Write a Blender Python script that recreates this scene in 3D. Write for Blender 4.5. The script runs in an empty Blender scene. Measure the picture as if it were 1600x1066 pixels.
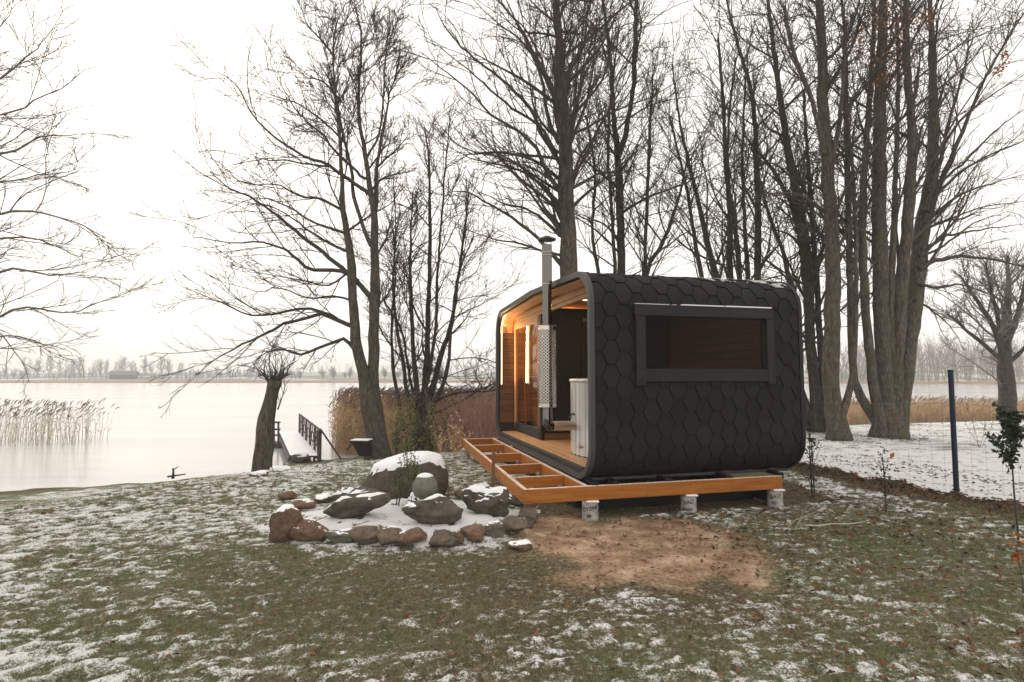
import bpy, bmesh, math, random
import numpy as np
from math import sin, cos, pi, radians
from mathutils import Vector, Matrix, noise as mnoise

random.seed(7); RNG = np.random.default_rng(7)
S = bpy.context.scene
COL = S.collection
# ------------------------------------------------------------------ camera, sky, sun, exposure
F = 860.0; EYE = 1.5; HOR = 587.0
PITCH = math.atan((HOR-533)/F)
cam_d = bpy.data.cameras.new('camera'); cam = bpy.data.objects.new('camera', cam_d); COL.objects.link(cam)
cam.location = (0, 0, EYE); cam.rotation_euler = (pi/2+PITCH, 0, 0)
cam_d.sensor_width = 36; cam_d.lens = F/1600*36; cam_d.clip_end = 5000; cam_d.clip_start = .05
S.camera = cam
SUN_EL, SUN_AZ = radians(32), radians(-35)       # soft brightness from ahead-left, over the lake
W_ = bpy.data.worlds.new('World'); S.world = W_; W_.use_nodes = True
nt = W_.node_tree; nt.nodes.clear()
o_ = nt.nodes.new('ShaderNodeOutputWorld'); bg = nt.nodes.new('ShaderNodeBackground')
sky = nt.nodes.new('ShaderNodeTexSky'); sky.sky_type = 'NISHITA'; sky.sun_disc = False
sky.sun_elevation = SUN_EL; sky.sun_rotation = SUN_AZ; sky.dust_density = 4
sc_ = nt.nodes.new('ShaderNodeVectorMath'); sc_.operation = 'SCALE'; sc_.inputs['Scale'].default_value = 0.10
mx = nt.nodes.new('ShaderNodeMix'); mx.data_type = 'RGBA'; mx.inputs[0].default_value = .93
tc = nt.nodes.new('ShaderNodeTexCoord'); nz = nt.nodes.new('ShaderNodeTexNoise'); nz.inputs['Scale'].default_value = 1.3
rp = nt.nodes.new('ShaderNodeValToRGB'); rp.color_ramp.elements[0].color = (.92, .87, .81, 1); rp.color_ramp.elements[1].color = (1.0, .955, .895, 1)
rp.color_ramp.elements[0].position = .3; rp.color_ramp.elements[1].position = .6
L = nt.links
L.new(tc.outputs['Generated'], nz.inputs['Vector']); L.new(nz.outputs['Fac'], rp.inputs['Fac'])
L.new(sky.outputs[0], sc_.inputs[0]); L.new(sc_.outputs[0], mx.inputs[6]); L.new(rp.outputs[0], mx.inputs[7])
L.new(mx.outputs[2], bg.inputs[0]); bg.inputs[1].default_value = 1.0; L.new(bg.outputs[0], o_.inputs[0])
sd = bpy.data.lights.new('sun', 'SUN'); so = bpy.data.objects.new('sun', sd); COL.objects.link(so)
sd.energy = 0.8; sd.angle = radians(35); sd.color = (1, .91, .80)
sv = Vector((sin(-SUN_AZ)*-1*cos(SUN_EL), cos(SUN_AZ)*cos(SUN_EL), sin(SUN_EL)))
so.rotation_euler = sv.to_track_quat('Z', 'Y').to_euler()
S.view_settings.view_transform = 'Standard'; S.view_settings.look = 'None'
S.view_settings.exposure = 0.42; S.view_settings.gamma = 1
S.cycles.use_denoising = True
S.cycles.max_bounces = 8; S.cycles.transparent_max_bounces = 16; S.cycles.volume_bounces = 3

# ------------------------------------------------------------------ helpers
FW = np.array([0, cos(PITCH), sin(PITCH)]); UP = np.array([0, -sin(PITCH), cos(PITCH)]); RT = np.array([1., 0, 0])
CAM = np.array([0, 0, EYE])
def ray(x, y): return FW+RT*(x-800)/F+UP*(533-y)/F
def P(x, y, d): r = ray(x, y); return CAM+r*(d/r[1])          # the place at distance d ahead seen in that direction
def G(x, y, z=0.0): r = ray(x, y); return CAM+r*((z-EYE)/r[2])  # the place at height z

def tag(o, label=None, cat=None, group=None, kind=None):
    for k, v in (('label', label), ('category', cat), ('group', group), ('kind', kind)):
        if v: o[k] = v
    return o
def empty(name, loc=(0, 0, 0), rz=0, **k):
    o = bpy.data.objects.new(name, None); COL.objects.link(o); o.location = loc; o.rotation_euler = (0, 0, rz)
    o.empty_display_size = .1
    return tag(o, **k)
def mesh_from(verts, faces, name='m', smooth=False):
    me = bpy.data.meshes.new(name); me.from_pydata([tuple(v) for v in verts], [], [tuple(f) for f in faces])
    if smooth: me.polygons.foreach_set('use_smooth', [True]*len(me.polygons))
    me.update(); return me
def np_mesh(v, q, name='m', smooth=True):
    """v (N,3), q (M,k) faces all of k corners"""
    me = bpy.data.meshes.new(name); k = q.shape[1]
    me.vertices.add(len(v)); me.vertices.foreach_set('co', np.ascontiguousarray(v, dtype=np.float32).ravel())
    me.loops.add(q.size); me.loops.foreach_set('vertex_index', np.ascontiguousarray(q, dtype=np.int32).ravel())
    me.polygons.add(len(q)); me.polygons.foreach_set('loop_start', np.arange(0, q.size, k, dtype=np.int32))
    me.polygons.foreach_set('loop_total', np.full(len(q), k, dtype=np.int32))
    if smooth: me.polygons.foreach_set('use_smooth', np.ones(len(q), dtype=bool))
    me.update(calc_edges=True); return me
def obj(name, me, mat=None, parent=None, loc=None, rot=None, **k):
    o = bpy.data.objects.new(name, me); COL.objects.link(o)
    if mat is not None and not (me.materials and me.materials[0] == mat):
        me.materials.clear(); me.materials.append(mat)
    if parent: o.parent = parent
    if loc is not None: o.location = loc
    if rot is not None: o.rotation_euler = rot
    return tag(o, **k)
class MB:
    def __init__(s): s.v = []; s.f = []
    def box(s, x0, x1, y0, y1, z0, z1):
        b = len(s.v)
        s.v += [(x, y, z) for z in (z0, z1) for y in (y0, y1) for x in (x0, x1)]
        s.f += [tuple(b+i for i in f) for f in ((0, 2, 3, 1), (4, 5, 7, 6), (0, 1, 5, 4), (2, 6, 7, 3), (0, 4, 6, 2), (1, 3, 7, 5))]
        return s
    def tube(s, pts, rad, k=8, cap=True):
        b = len(s.v); n = len(pts)
        pts = [Vector(p) for p in pts]
        if not hasattr(rad, '__len__'): rad = [rad]*n
        for i, p in enumerate(pts):
            t = (pts[min(i+1, n-1)]-pts[max(i-1, 0)]).normalized()
            ref = Vector((.3, .2, 1)) if abs(t.z) < .9 else Vector((1, .2, .1))
            a = t.cross(ref).normalized(); c = t.cross(a)
            for j in range(k):
                s.v.append(p+(a*cos(2*pi*j/k)+c*sin(2*pi*j/k))*rad[i])
        for i in range(n-1):
            for j in range(k):
                s.f.append((b+i*k+j, b+i*k+(j+1) % k, b+(i+1)*k+(j+1) % k, b+(i+1)*k+j))
        if cap:
            s.f.append(tuple(b+j for j in range(k))[::-1]); s.f.append(tuple(b+(n-1)*k+j for j in range(k)))
        return s
    def build(s, name, mat, parent=None, bevel=0, smooth=False, **k):
        me = mesh_from(s.v, s.f, name)
        if bevel:
            bm = bmesh.new(); bm.from_mesh(me)
            bmesh.ops.bevel(bm, geom=bm.edges[:], offset=bevel, segments=1, affect='EDGES'); bm.to_mesh(me); bm.free()
        if smooth:
            me.polygons.foreach_set('use_smooth', [True]*len(me.polygons))
            try: me.set_sharp_from_angle(angle=radians(40))
            except Exception: pass
        return obj(name, me, mat, parent, **k)
def box(name, mat, parent, x0, x1, y0, y1, z0, z1, bevel=0.004, **k):
    return MB().box(min(x0, x1), max(x0, x1), min(y0, y1), max(y0, y1), min(z0, z1), max(z0, z1)).build(name, mat, parent, bevel=bevel, **k)

# ------------------------------------------------------------------ materials
class N:
    def __init__(s, name):
        s.m = bpy.data.materials.new(name); s.m.use_nodes = True; s.t = s.m.node_tree
        s.b = s.t.nodes['Principled BSDF']; s.out = s.t.nodes['Material Output']
    def n(s, typ, **k):
        x = s.t.nodes.new(typ)
        for a, v in k.items():
            if a.startswith('i_'):
                key = a[2:].replace('_', ' ')
                x.inputs[int(key) if key.isdigit() else key].default_value = v
            else: setattr(x, a, v)
        return x
    def l(s, a, b): s.t.links.new(a, b)
    def coord(s, kind='Object', scale=(1, 1, 1)):
        c = s.n('ShaderNodeTexCoord'); m = s.n('ShaderNodeMapping'); m.inputs['Scale'].default_value = scale
        s.l(c.outputs[kind], m.inputs[0]); return m.outputs[0]
    def noise(s, vec, scale, detail=4, rough=.55, dist=0):
        x = s.n('ShaderNodeTexNoise'); x.inputs['Scale'].default_value = scale; x.inputs['Detail'].default_value = detail
        x.inputs['Roughness'].default_value = rough; x.inputs['Distortion'].default_value = dist
        s.l(vec, x.inputs['Vector']); return x.outputs['Fac']
    def ramp(s, fac, *st):
        r = s.n('ShaderNodeValToRGB'); e = r.color_ramp.elements
        while len(e) < len(st): e.new(.5)
        for i, (p, c) in enumerate(st):
            e[i].position = p; e[i].color = (*c, 1) if len(c) == 3 else c
        s.l(fac, r.inputs[0]); return r.outputs[0]
    def mix(s, fac, a, b, mode='MIX'):
        x = s.n('ShaderNodeMix', data_type='RGBA', blend_type=mode)
        for i, v in ((0, fac), (6, a), (7, b)):
            if hasattr(v, 'links') or hasattr(v, 'is_linked'): s.l(v, x.inputs[i])
            else: x.inputs[i].default_value = v if not isinstance(v, tuple) else (*v, 1)
        return x.outputs[2]
    def math(s, op, a, b=0.0, clamp=False):
        x = s.n('ShaderNodeMath', operation=op, use_clamp=clamp)
        for i, v in ((0, a), (1, b)):
            if hasattr(v, 'is_linked'): s.l(v, x.inputs[i])
            else: x.inputs[i].default_value = v
        return x.outputs[0]
    def bump(s, h, strength=.5, dist=.01):
        x = s.n('ShaderNodeBump'); x.inputs['Strength'].default_value = strength; x.inputs['Distance'].default_value = dist
        s.l(h, x.inputs['Height']); s.l(x.outputs[0], s.b.inputs['Normal']); return x
    def base(s, c, rough=.8, metal=0, spec=None):
        if hasattr(c, 'is_linked'): s.l(c, s.b.inputs['Base Color'])
        else: s.b.inputs['Base Color'].default_value = (*c, 1)
        s.b.inputs['Roughness'].default_value = rough; s.b.inputs['Metallic'].default_value = metal
        if spec is not None: s.b.inputs['Specular IOR Level'].default_value = spec
        return s.m
def simple(name, c, rough=.7, metal=0, var=.25, scale=8, spec=.3):
    n = N(name); v = n.noise(n.coord(), scale, 5)
    col = n.ramp(v, (.25, tuple(x*(1-var) for x in c)), (.75, tuple(min(1, x*(1+var)) for x in c)))
    n.bump(v, .2, .005); return n.base(col, rough, metal, spec)
def wood(name, c1, c2, axis=1, rough=.55, knots=True, spec=.3):
    n = N(name)
    sc = [14, 14, 14]; sc[axis] = .9
    oi = n.n('ShaderNodeObjectInfo')
    co = n.n('ShaderNodeTexCoord'); add = n.n('ShaderNodeVectorMath', operation='ADD')
    s3 = n.n('ShaderNodeVectorMath', operation='SCALE'); s3.inputs[0].default_value = (13, 7, 19); n.l(oi.outputs['Random'], s3.inputs['Scale'])
    n.l(co.outputs['Object'], add.inputs[0]); n.l(s3.outputs[0], add.inputs[1])
    mp = n.n('ShaderNodeMapping'); mp.inputs['Scale'].default_value = sc; n.l(add.outputs[0], mp.inputs[0])
    g = n.noise(mp.outputs[0], 2.2, 6, .6, .8)
    big = n.noise(add.outputs[0], 2.5, 3)
    col = n.ramp(g, (.25, c1), (.72, c2))
    col = n.mix(n.math('MULTIPLY', big, .5), col, tuple(x*.62 for x in c1))
    hs = n.n('ShaderNodeHueSaturation'); n.l(col, hs.inputs['Color'])
    v = n.math('ADD', n.math('MULTIPLY', oi.outputs['Random'], .35), .82); n.l(v, hs.inputs['Value'])
    n.bump(g, .25, .003); return n.base(hs.outputs[0], rough, 0, spec)
def bark(name, dark, light, moss=None):
    n = N(name); v = n.coord(scale=(1, 1, .22))
    a = n.noise(v, 16, 8, .65, .5); b = n.noise(n.coord(), 1.6, 4)
    w = n.n('ShaderNodeTexVoronoi', feature='DISTANCE_TO_EDGE'); w.inputs['Scale'].default_value = 22; n.l(v, w.inputs['Vector'])
    e = n.ramp(w.outputs['Distance'], (0., (.25, .25, .25)), (.18, (1, 1, 1)))
    col = n.ramp(a, (.3, dark), (.7, light))
    col = n.mix(.6, col, e, 'MULTIPLY')
    if moss: col = n.mix(n.ramp(b, (.5, (0, 0, 0)), (.68, (.7, .7, .7))), col, moss)
    h = n.math('ADD', a, n.math('MULTIPLY', e, .8)); n.bump(h, .9, .02)
    return n.base(col, .9, 0, .15)
def rock(name, dark, light, fleck=(.3, .28, .26)):
    n = N(name); v = n.coord(); oi = n.n('ShaderNodeObjectInfo')
    a = n.noise(v, 7, 8, .68, .6); b = n.noise(v, 60, 4, .7)
    col = n.ramp(a, (.28, dark), (.68, light))
    col = n.mix(n.ramp(b, (.52, (0, 0, 0)), (.68, (.6, .6, .6))), col, fleck)
    hs = n.n('ShaderNodeHueSaturation'); n.l(col, hs.inputs['Color']); n.l(n.math('ADD', n.math('MULTIPLY', oi.outputs['Random'], .5), .75), hs.inputs['Value'])
    h = n.math('ADD', n.math('MULTIPLY', a, 1.), n.math('MULTIPLY', b, .35)); c3 = n.noise(v, 22, 6, .75, 1.2); h = n.math('ADD', h, n.math('MULTIPLY', c3, .7)); n.bump(h, 1., .03)
    return n.base(hs.outputs[0], .85, 0, .2)
def led(name, c, e):
    n = N(name); n.base(c, .5); n.b.inputs['Emission Color'].default_value = (*c, 1); n.b.inputs['Emission Strength'].default_value = e; return n.m
def glass(name, tint, ior=1.3):
    n = N(name); t = n.n('ShaderNodeBsdfTransparent'); t.inputs[0].default_value = (*tint, 1)
    g = n.n('ShaderNodeBsdfGlossy'); g.inputs['Roughness'].default_value = .01
    ge = n.n('ShaderNodeNewGeometry'); dt = n.n('ShaderNodeVectorMath', operation='DOT_PRODUCT'); n.l(ge.outputs['Incoming'], dt.inputs[0]); n.l(ge.outputs['True Normal'], dt.inputs[1])
    f0 = ((ior-1)/(ior+1))**2; k = n.math('POWER', n.math('SUBTRACT', 1.0, n.math('ABSOLUTE', dt.outputs['Value'])), 5.0); k = n.math('ADD', n.math('MULTIPLY', k, 1-f0), f0)
    m = n.n('ShaderNodeMixShader'); n.l(k, m.inputs[0]); n.l(t.outputs[0], m.inputs[1]); n.l(g.outputs[0], m.inputs[2])
    n.l(m.outputs[0], n.out.inputs[0]); return n.m

M = {}
n = N('snow'); v = n.coord(); a = n.noise(v, 9, 6, .6); n.bump(a, .5, .03)
M['snow'] = n.base(n.ramp(n.noise(v, 25, 4), (.3, (.82, .82, .83)), (.7, (.91, .91, .91))), .75, 0, .2)
n = N('shingle'); v = n.coord(); a = n.noise(v, 260, 3, .7); b = n.noise(v, 2.0, 4); oi = n.n('ShaderNodeObjectInfo')
c = n.ramp(a, (.3, (.008, .0083, .0087)), (.75, (.027, .0278, .029)))
c = n.mix(n.ramp(b, (.45, (0, 0, 0)), (.75, (.4, .4, .4))), c, (.034, .035, .036))
hs = n.n('ShaderNodeHueSaturation'); n.l(c, hs.inputs['Color']); n.l(n.math('ADD', n.math('MULTIPLY', oi.outputs['Random'], .36), .62), hs.inputs['Value'])
n.bump(a, .5, .002); M['shingle'] = n.base(hs.outputs[0], .85, 0, .25)
M['skin'] = simple('bitumen_skin', (.008, .008, .008), .9)
M['trim'] = simple('grey_trim', (.062, .062, .06), .45, .0, .12, 3)
M['black_paint'] = wood('black_stained_wood', (.005, .005, .0055), (.014, .014, .0145), 0, .5)
M['grey_wood'] = wood('grey_stained_wood', (.022, .022, .024), (.045, .045, .045), 1, .6)
M['orange_x'] = wood('orange_larch_across', (.30, .088, .012), (.66, .255, .045), 0, .5)
M['orange_y'] = wood('orange_larch_along', (.30, .088, .012), (.66, .255, .045), 1, .5)
M['pine_y'] = wood('pine_along', (.46, .22, .085), (.72, .42, .20), 1, .5)
M['pine_x'] = wood('pine_across', (.42, .20, .08), (.66, .37, .16), 0, .5)
M['brown_x'] = wood('brown_planks_across', (.10, .045, .021), (.23, .11, .05), 0, .5)
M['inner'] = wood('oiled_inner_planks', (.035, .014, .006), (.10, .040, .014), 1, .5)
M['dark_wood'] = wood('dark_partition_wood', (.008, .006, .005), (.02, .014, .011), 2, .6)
n = N('steel'); v = n.coord(scale=(1, 1, .1)); a = n.noise(v, 90, 3); n.bump(a, .1, .001)
M['steel'] = n.base((.17, .16, .152), .12, 1)
n = N('bright_steel'); M['steel_bright'] = n.base((.62, .58, .54), .22, 1)
n = N('clad'); v = n.coord(scale=(1, 1, .05)); a = n.noise(v, 9, 3)
M['clad'] = n.base(n.ramp(a, (.35, (.50, .50, .49)), (.65, (.78, .77, .75))), .3, .35)
M['led'] = led('led_strip', (1, .70, .36), 5)
M['led2'] = led('sauna_lamp', (1, .62, .28), 1.5)
M['glass_side'] = glass('window_glass', (.80, .78, .74), 1.13)
M['glass_door'] = glass('door_glass', (.80, .72, .62), 1.45)
M['rock_red'] = rock('red_granite', (.10, .058, .038), (.27, .165, .11))
M['rock_brown'] = rock('brown_fieldstone', (.10, .075, .055), (.27, .20, .145))
M['rock_grey'] = rock('grey_fieldstone', (.070, .060, .044), (.21, .182, .14))
M['rock_dark'] = rock('dark_boulder', (.042, .036, .027), (.15, .128, .098), (.16, .15, .13))
M['sphere'] = rock('mossy_concrete', (.14, .135, .10), (.28, .27, .21))
M['bark_grey'] = bark('grey_bark', (.052, .043, .033), (.18, .158, .125), (.085, .088, .042))
M['bark_dark'] = bark('dark_bark', (.036, .031, .026), (.11, .098, .082))
M['twig'] = simple('twig_bark', (.065, .055, .048), .9)
M['twig_pale'] = simple('pale_twig', (.16, .14, .125), .9)
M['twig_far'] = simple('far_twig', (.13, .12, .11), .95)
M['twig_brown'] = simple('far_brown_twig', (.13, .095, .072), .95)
M['osier'] = simple('red_osier', (.36, .20, .16), .85)
M['reed'] = simple('dry_reed', (.60, .43, .26), .95, var=.3, scale=3)
M['reed_pale'] = simple('pale_reed', (.55, .48, .40), .9, var=.3, scale=3)
M['plume'] = simple('reed_plume', (.26, .18, .14), .95, var=.4, scale=3)
M['leaf_green'] = simple('green_leaf', (.10, .13, .035), .6, var=.5, scale=20)
M['needle'] = simple('dark_evergreen', (.035, .05, .028), .8, var=.4, scale=10)
M['leaf_dry'] = simple('dry_leaf', (.42, .15, .05), .8, var=.5, scale=30)
M['leaf_litter'] = simple('leaf_litter', (.13, .062, .036), .85, var=.7, scale=6)
M['weathered'] = wood('weathered_pier_wood', (.06, .05, .045), (.16, .13, .11), 1, .85)
M['post_blue'] = simple('dark_blue_powder_coat', (.012, .018, .04), .45)
M['wire'] = simple('galvanised_wire', (.22, .23, .24), .5, .5)
M['stake'] = wood('stake_wood', (.14, .065, .035), (.26, .13, .075), 2, .8)
M['steel_warm_lit'] = simple('warm_lit_steel', (.62, .50, .42), .3, .8, .08)  # stainless steel with the warm terrace glow put into its colour
M['print'] = simple('black_print', (.02, .02, .02), .8)
n = N('block_wrap'); v = n.coord(); a = n.noise(v, 14, 5); M['wrap'] = n.base(n.ramp(a, (.35, (.24, .225, .20)), (.65, (.46, .44, .41))), .7)

# ------------------------------------------------------------------ terrain
SHORE = np.array([(-900, -260), (-200, -45), (-60, -10), (-20, 6.2), (-9.06, 9.74), (-6.9, 11.1), (-5.5, 11.9), (-5.2, 13.0), (-3.3, 14.6), (0, 17), (4, 20), (12, 23), (18, 24.5), (40, 28), (90, 30), (300, 30), (900, 20)])
FAR = np.array([(-900, 230), (-300, 170), (-120, 158), (0, 165), (60, 150), (110, 140), (300, 110), (900, 60)])
def sstep(a, b, x): t = np.clip((x-a)/(b-a), 0, 1); return t*t*(3-2*t)
_tab = RNG.random((256, 256))
def vnoise(x, y):
    xi = np.floor(x).astype(int); yi = np.floor(y).astype(int); fx = x-xi; fy = y-yi
    fx = fx*fx*(3-2*fx); fy = fy*fy*(3-2*fy)
    g = lambda a, b: _tab[a % 256, b % 256]
    return (g(xi, yi)*(1-fx)+g(xi+1, yi)*fx)*(1-fy)+(g(xi, yi+1)*(1-fx)+g(xi+1, yi+1)*fx)*fy
def fbm(x, y, o=4):
    s = 0; a = .5
    for i in range(o): s = s+a*vnoise(x+i*17.3, y+i*9.1); x = x*2.03; y = y*2.03; a *= .5
    return s/(1-.5**o)
GX, GY = -1.02, 5.72            # centre of the rock garden
def garden(x, y): return ((x-GX)/1.22)**2+((y-GY)/.86)**2
FENCE = np.array([(4.15, 10.6), (4.62, 8.4), (5.18, 6.55), (5.6, 5.3), (6.0, 3.6), (6.4, 1.5)])
def fence_x(y): return np.interp(y, FENCE[::-1, 1], FENCE[::-1, 0])
def land(x, y):
    x = np.asarray(x, float); y = np.asarray(y, float)
    d = (np.interp(x, SHORE[:, 0], SHORE[:, 1])-y)*.85
    edge = (fbm(x*1.1, y*1.1, 3)-.5)*.9; d = d+edge*sstep(2.5, 0, np.abs(d))
    z = -.55*(1-sstep(0, 5.5, d))
    z = np.where(d < 0, -.55+np.maximum(d*.7, -1.2), z)
    z = z+(fbm(x*.6, y*.6, 3)-.5)*.07*sstep(0, 2, d)
    z = z+.10*sstep(1.2, .25, garden(x, y))+.07*(fbm(x*4+3, y*4, 3)-.35)*sstep(1.0, .7, garden(x, y))
    # the dug edge along the fence
    fx = x-fence_x(y); near = (y > 1.0) & (y < 11)
    z = z+np.where(near, (.05+.15*fbm(x*6, y*6, 3))*np.exp(-((fx+.03)/.13)**2), 0)
    z = z+np.where(near, .06*sstep(0, .5, fx)*sstep(11, 8, y), 0)
    yf = np.interp(x, FAR[:, 0], FAR[:, 1]); e = y-yf
    far = -1.9+np.clip(e*.35, 0, 1.5)+np.clip(e-4, 0, 1e4)*.008*(1+.5*fbm(x*.008, y*.008, 3))+1.4*sstep(40, 160, e)*fbm(x*.01, y*.01, 2)
    far = far+np.where(x > 20, 2.0*sstep(25, 90, e), 0)
    z = np.where(e > 0, far, z)
    return z
def zl(x, y): return float(land(np.array([x]), np.array([y]))[0])
def masks(x, y):
    d = (np.interp(x, SHORE[:, 0], SHORE[:, 1])-y)*.85
    fx = x-fence_x(y)
    big = fbm(x*.9+3, y*.9, 3)
    # amount of snow lying
    snow = .485+.17*(big-.5)+.15*(fbm(x*.35, y*.35+9, 2)-.5)
    snow = snow-.24*np.exp(-(((x+.2)/2.6)**2+((y-4.2)/1.5)**2))       # thin in front of the garden
    snow = snow-.10*sstep(1.2, 3.5, x)*sstep(7.5, 6, y)
    snow = snow+.12*np.exp(-(((x+2.9)/.9)**2+((y-3.0)/.3)**2))
    snow = snow+.20*np.exp(-(((x-.75)/.35)**2+((y-3.7)/.3)**2))
    snow = snow+.02*sstep(-1, -6, x); snow = np.minimum(snow, .60)
    snow = snow+.26*np.exp(-((np.sqrt(garden(x, y))-1.08)/.14)**2)*sstep(6.6, 5.6, y)
    snow = snow-.25*sstep(1.0, .2, d)                                # greener towards the water
    gq = fbm(x*9+7, y*11, 3); snow = np.where(garden(x, y) < .93, np.where(gq > .60, .45, .97), snow)
    beyond = (fx > .12) & (y < 30) & (d > .3); snow = np.where(beyond, .74+.12*(big-.5), snow)
    snow = np.where((y > 11) & (d > .3) & (x > -1), .66+.2*(big-.5), snow)
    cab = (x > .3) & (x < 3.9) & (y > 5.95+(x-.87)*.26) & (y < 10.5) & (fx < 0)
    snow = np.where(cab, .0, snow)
    # sandy bare earth before the cabin
    r = np.sqrt(((x-1.15)/1.18)**2+((y-5.0)/1.08)**2)+(fbm(x*2.2, y*2.2, 3)-.5)*.75
    r2 = np.sqrt(((x-.45)/.5)**2+((y-5.6)/.6)**2)+(fbm(x*2.2, y*2.2, 3)-.5)*.5
    sand = sstep(1.1, .62, np.minimum(r, r2)); snow = snow-.55*sand
    soil = 1.0*sstep(.26, .05, np.abs(fx+.03))*(y < 11)*(y > 1); snow = snow-.55*soil
    soil = np.maximum(soil, sstep(.45, .75, fbm(x*.8+40, y*.8, 3))*.85*sstep(-3, -.5, x)*sstep(9, 7.5, y))
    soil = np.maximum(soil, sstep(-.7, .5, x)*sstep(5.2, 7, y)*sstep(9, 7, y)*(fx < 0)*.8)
    soil = np.maximum(soil, np.exp(-(((x+.1)/2.4)**2+((y-4.0)/1.1)**2))*.75)
    soil = np.maximum(soil, sstep(.35, -.05, d)*(y < 60))
    return np.clip(snow, 0, 1), np.clip(sand, 0, 1), np.clip(soil, 0, 1)
def graded(lo, hi, step, start, stop, g=1.13):
    a = list(np.arange(lo, hi, step)); s = step; x = a[-1]
    while x < stop: s *= g; x += s; a.append(x)
    s = step; x = lo; b = []
    while x > start: s *= g; x -= s; b.append(x)
    return np.array(b[::-1]+a)
xs = graded(-6.3, 5.6, .034, -520, 520, 1.10); ys = graded(1.95, 8.3, .033, -6, 700, 1.045)
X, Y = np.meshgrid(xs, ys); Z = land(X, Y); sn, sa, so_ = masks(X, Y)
fine = (fbm(X*7, Y*7, 3)-.5)
clump = .80*fbm(X*16, Y*25, 3)+.20*fbm(X*5+9, Y*7, 2)
Z = Z+np.where(Y < 12, fine*.022+sstep(1-sn-.03, 1-sn+.12, clump)*.014, 0)
nx, ny = len(xs), len(ys); idx = np.arange(nx*ny).reshape(ny, nx)
q = np.stack([idx[:-1, :-1], idx[:-1, 1:], idx[1:, 1:], idx[1:, :-1]], -1).reshape(-1, 4)
gm = np_mesh(np.stack([X, Y, Z], -1).reshape(-1, 3), q, 'ground')
for nm, arr in (('snow', sn), ('sand', sa), ('soil', so_), ('clump', clump)):
    at = gm.attributes.new(nm, 'FLOAT', 'POINT'); at.data.foreach_set('value', arr.astype(np.float32).ravel())
n = N('ground'); v = n.coord()
def A(nm): return n.n('ShaderNodeAttribute', attribute_name=nm).outputs['Fac']
f1 = n.noise(v, 26, 6, .75); f2 = n.noise(v, 75, 4, .7); f3 = n.noise(v, 4, 4); f4 = n.noise(v, .035, 4)
grass = n.ramp(f1, (.3, (.050, .062, .028)), (.5, (.125, .145, .072)), (.72, (.28, .275, .17)))
grass = n.mix(n.ramp(f3, (.5, (0, 0, 0)), (.68, (.6, .6, .6))), grass, (.14, .105, .068))
earth = n.ramp(f1, (.3, (.040, .026, .017)), (.52, (.105, .072, .048)), (.74, (.24, .165, .115)))
sandc = n.ramp(n.mix(.5, n.mix(.6, f2, f1), f3), (.36, (.15, .09, .055)), (.5, (.36, .235, .15)), (.60, (.58, .43, .31)))
snc = n.ramp(f2, (.3, (.64, .65, .64)), (.65, (.88, .88, .87)))
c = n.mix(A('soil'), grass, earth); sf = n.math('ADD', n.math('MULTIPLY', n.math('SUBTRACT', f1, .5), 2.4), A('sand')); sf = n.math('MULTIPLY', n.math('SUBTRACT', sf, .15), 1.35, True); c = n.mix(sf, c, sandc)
sn_dark = None
cl = n.math('ADD', A('clump'), n.math('MULTIPLY', n.math('SUBTRACT', f1, .5), .9))
cl = n.math('ADD', cl, n.math('MULTIPLY', n.math('SUBTRACT', f2, .5), .9))
sm = n.math('ADD', n.math('SUBTRACT', cl, 1.0), A('snow')); sm = n.math('ADD', n.math('MULTIPLY', sm, 5.0), .40, True)
c = n.mix(sm, c, snc)
geo = n.n('ShaderNodeNewGeometry'); sx = n.n('ShaderNodeSeparateXYZ'); n.l(geo.outputs['Position'], sx.inputs[0])
farm = n.n('ShaderNodeMapRange'); n.l(sx.outputs['Y'], farm.inputs[0]); farm.inputs[1].default_value = 50; farm.inputs[2].default_value = 60
bandm = n.n('ShaderNodeMapRange'); n.l(sx.outputs['Z'], bandm.inputs[0]); bandm.inputs[1].default_value = -.25; bandm.inputs[2].default_value = .0
fld = n.ramp(f4, (.40, (.10, .125, .075)), (.5, (.22, .21, .17)), (.58, (.6, .6, .58)))
farc = n.mix(bandm.outputs[0], (.24, .15, .10), fld)
c = n.mix(farm.outputs[0], c, farc)
h = n.math('ADD', n.math('MULTIPLY', f1, .8), n.math('MULTIPLY', f2, .5)); n.bump(h, .9, .025)
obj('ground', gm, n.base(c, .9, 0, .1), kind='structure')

# water
n = N('lake_water'); v = n.coord(scale=(.5, 1.6, 1)); a = n.noise(v, 1.2, 4, .6, .4); n.bump(a, .10, .05)
b = n.noise(n.coord(scale=(.05, .25, 1)), 1.0, 4)
wm = n.base(n.ramp(b, (.35, (.46, .46, .45)), (.65, (.58, .575, .56))), .16, 0, .5); n.b.inputs['IOR'].default_value = 1.33
obj('lake', mesh_from([(-520, -50, -.7), (520, -50, -.7), (520, 400, -.7), (-520, 400, -.7)], [(0, 1, 2, 3)]), wm, kind='structure')

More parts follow.
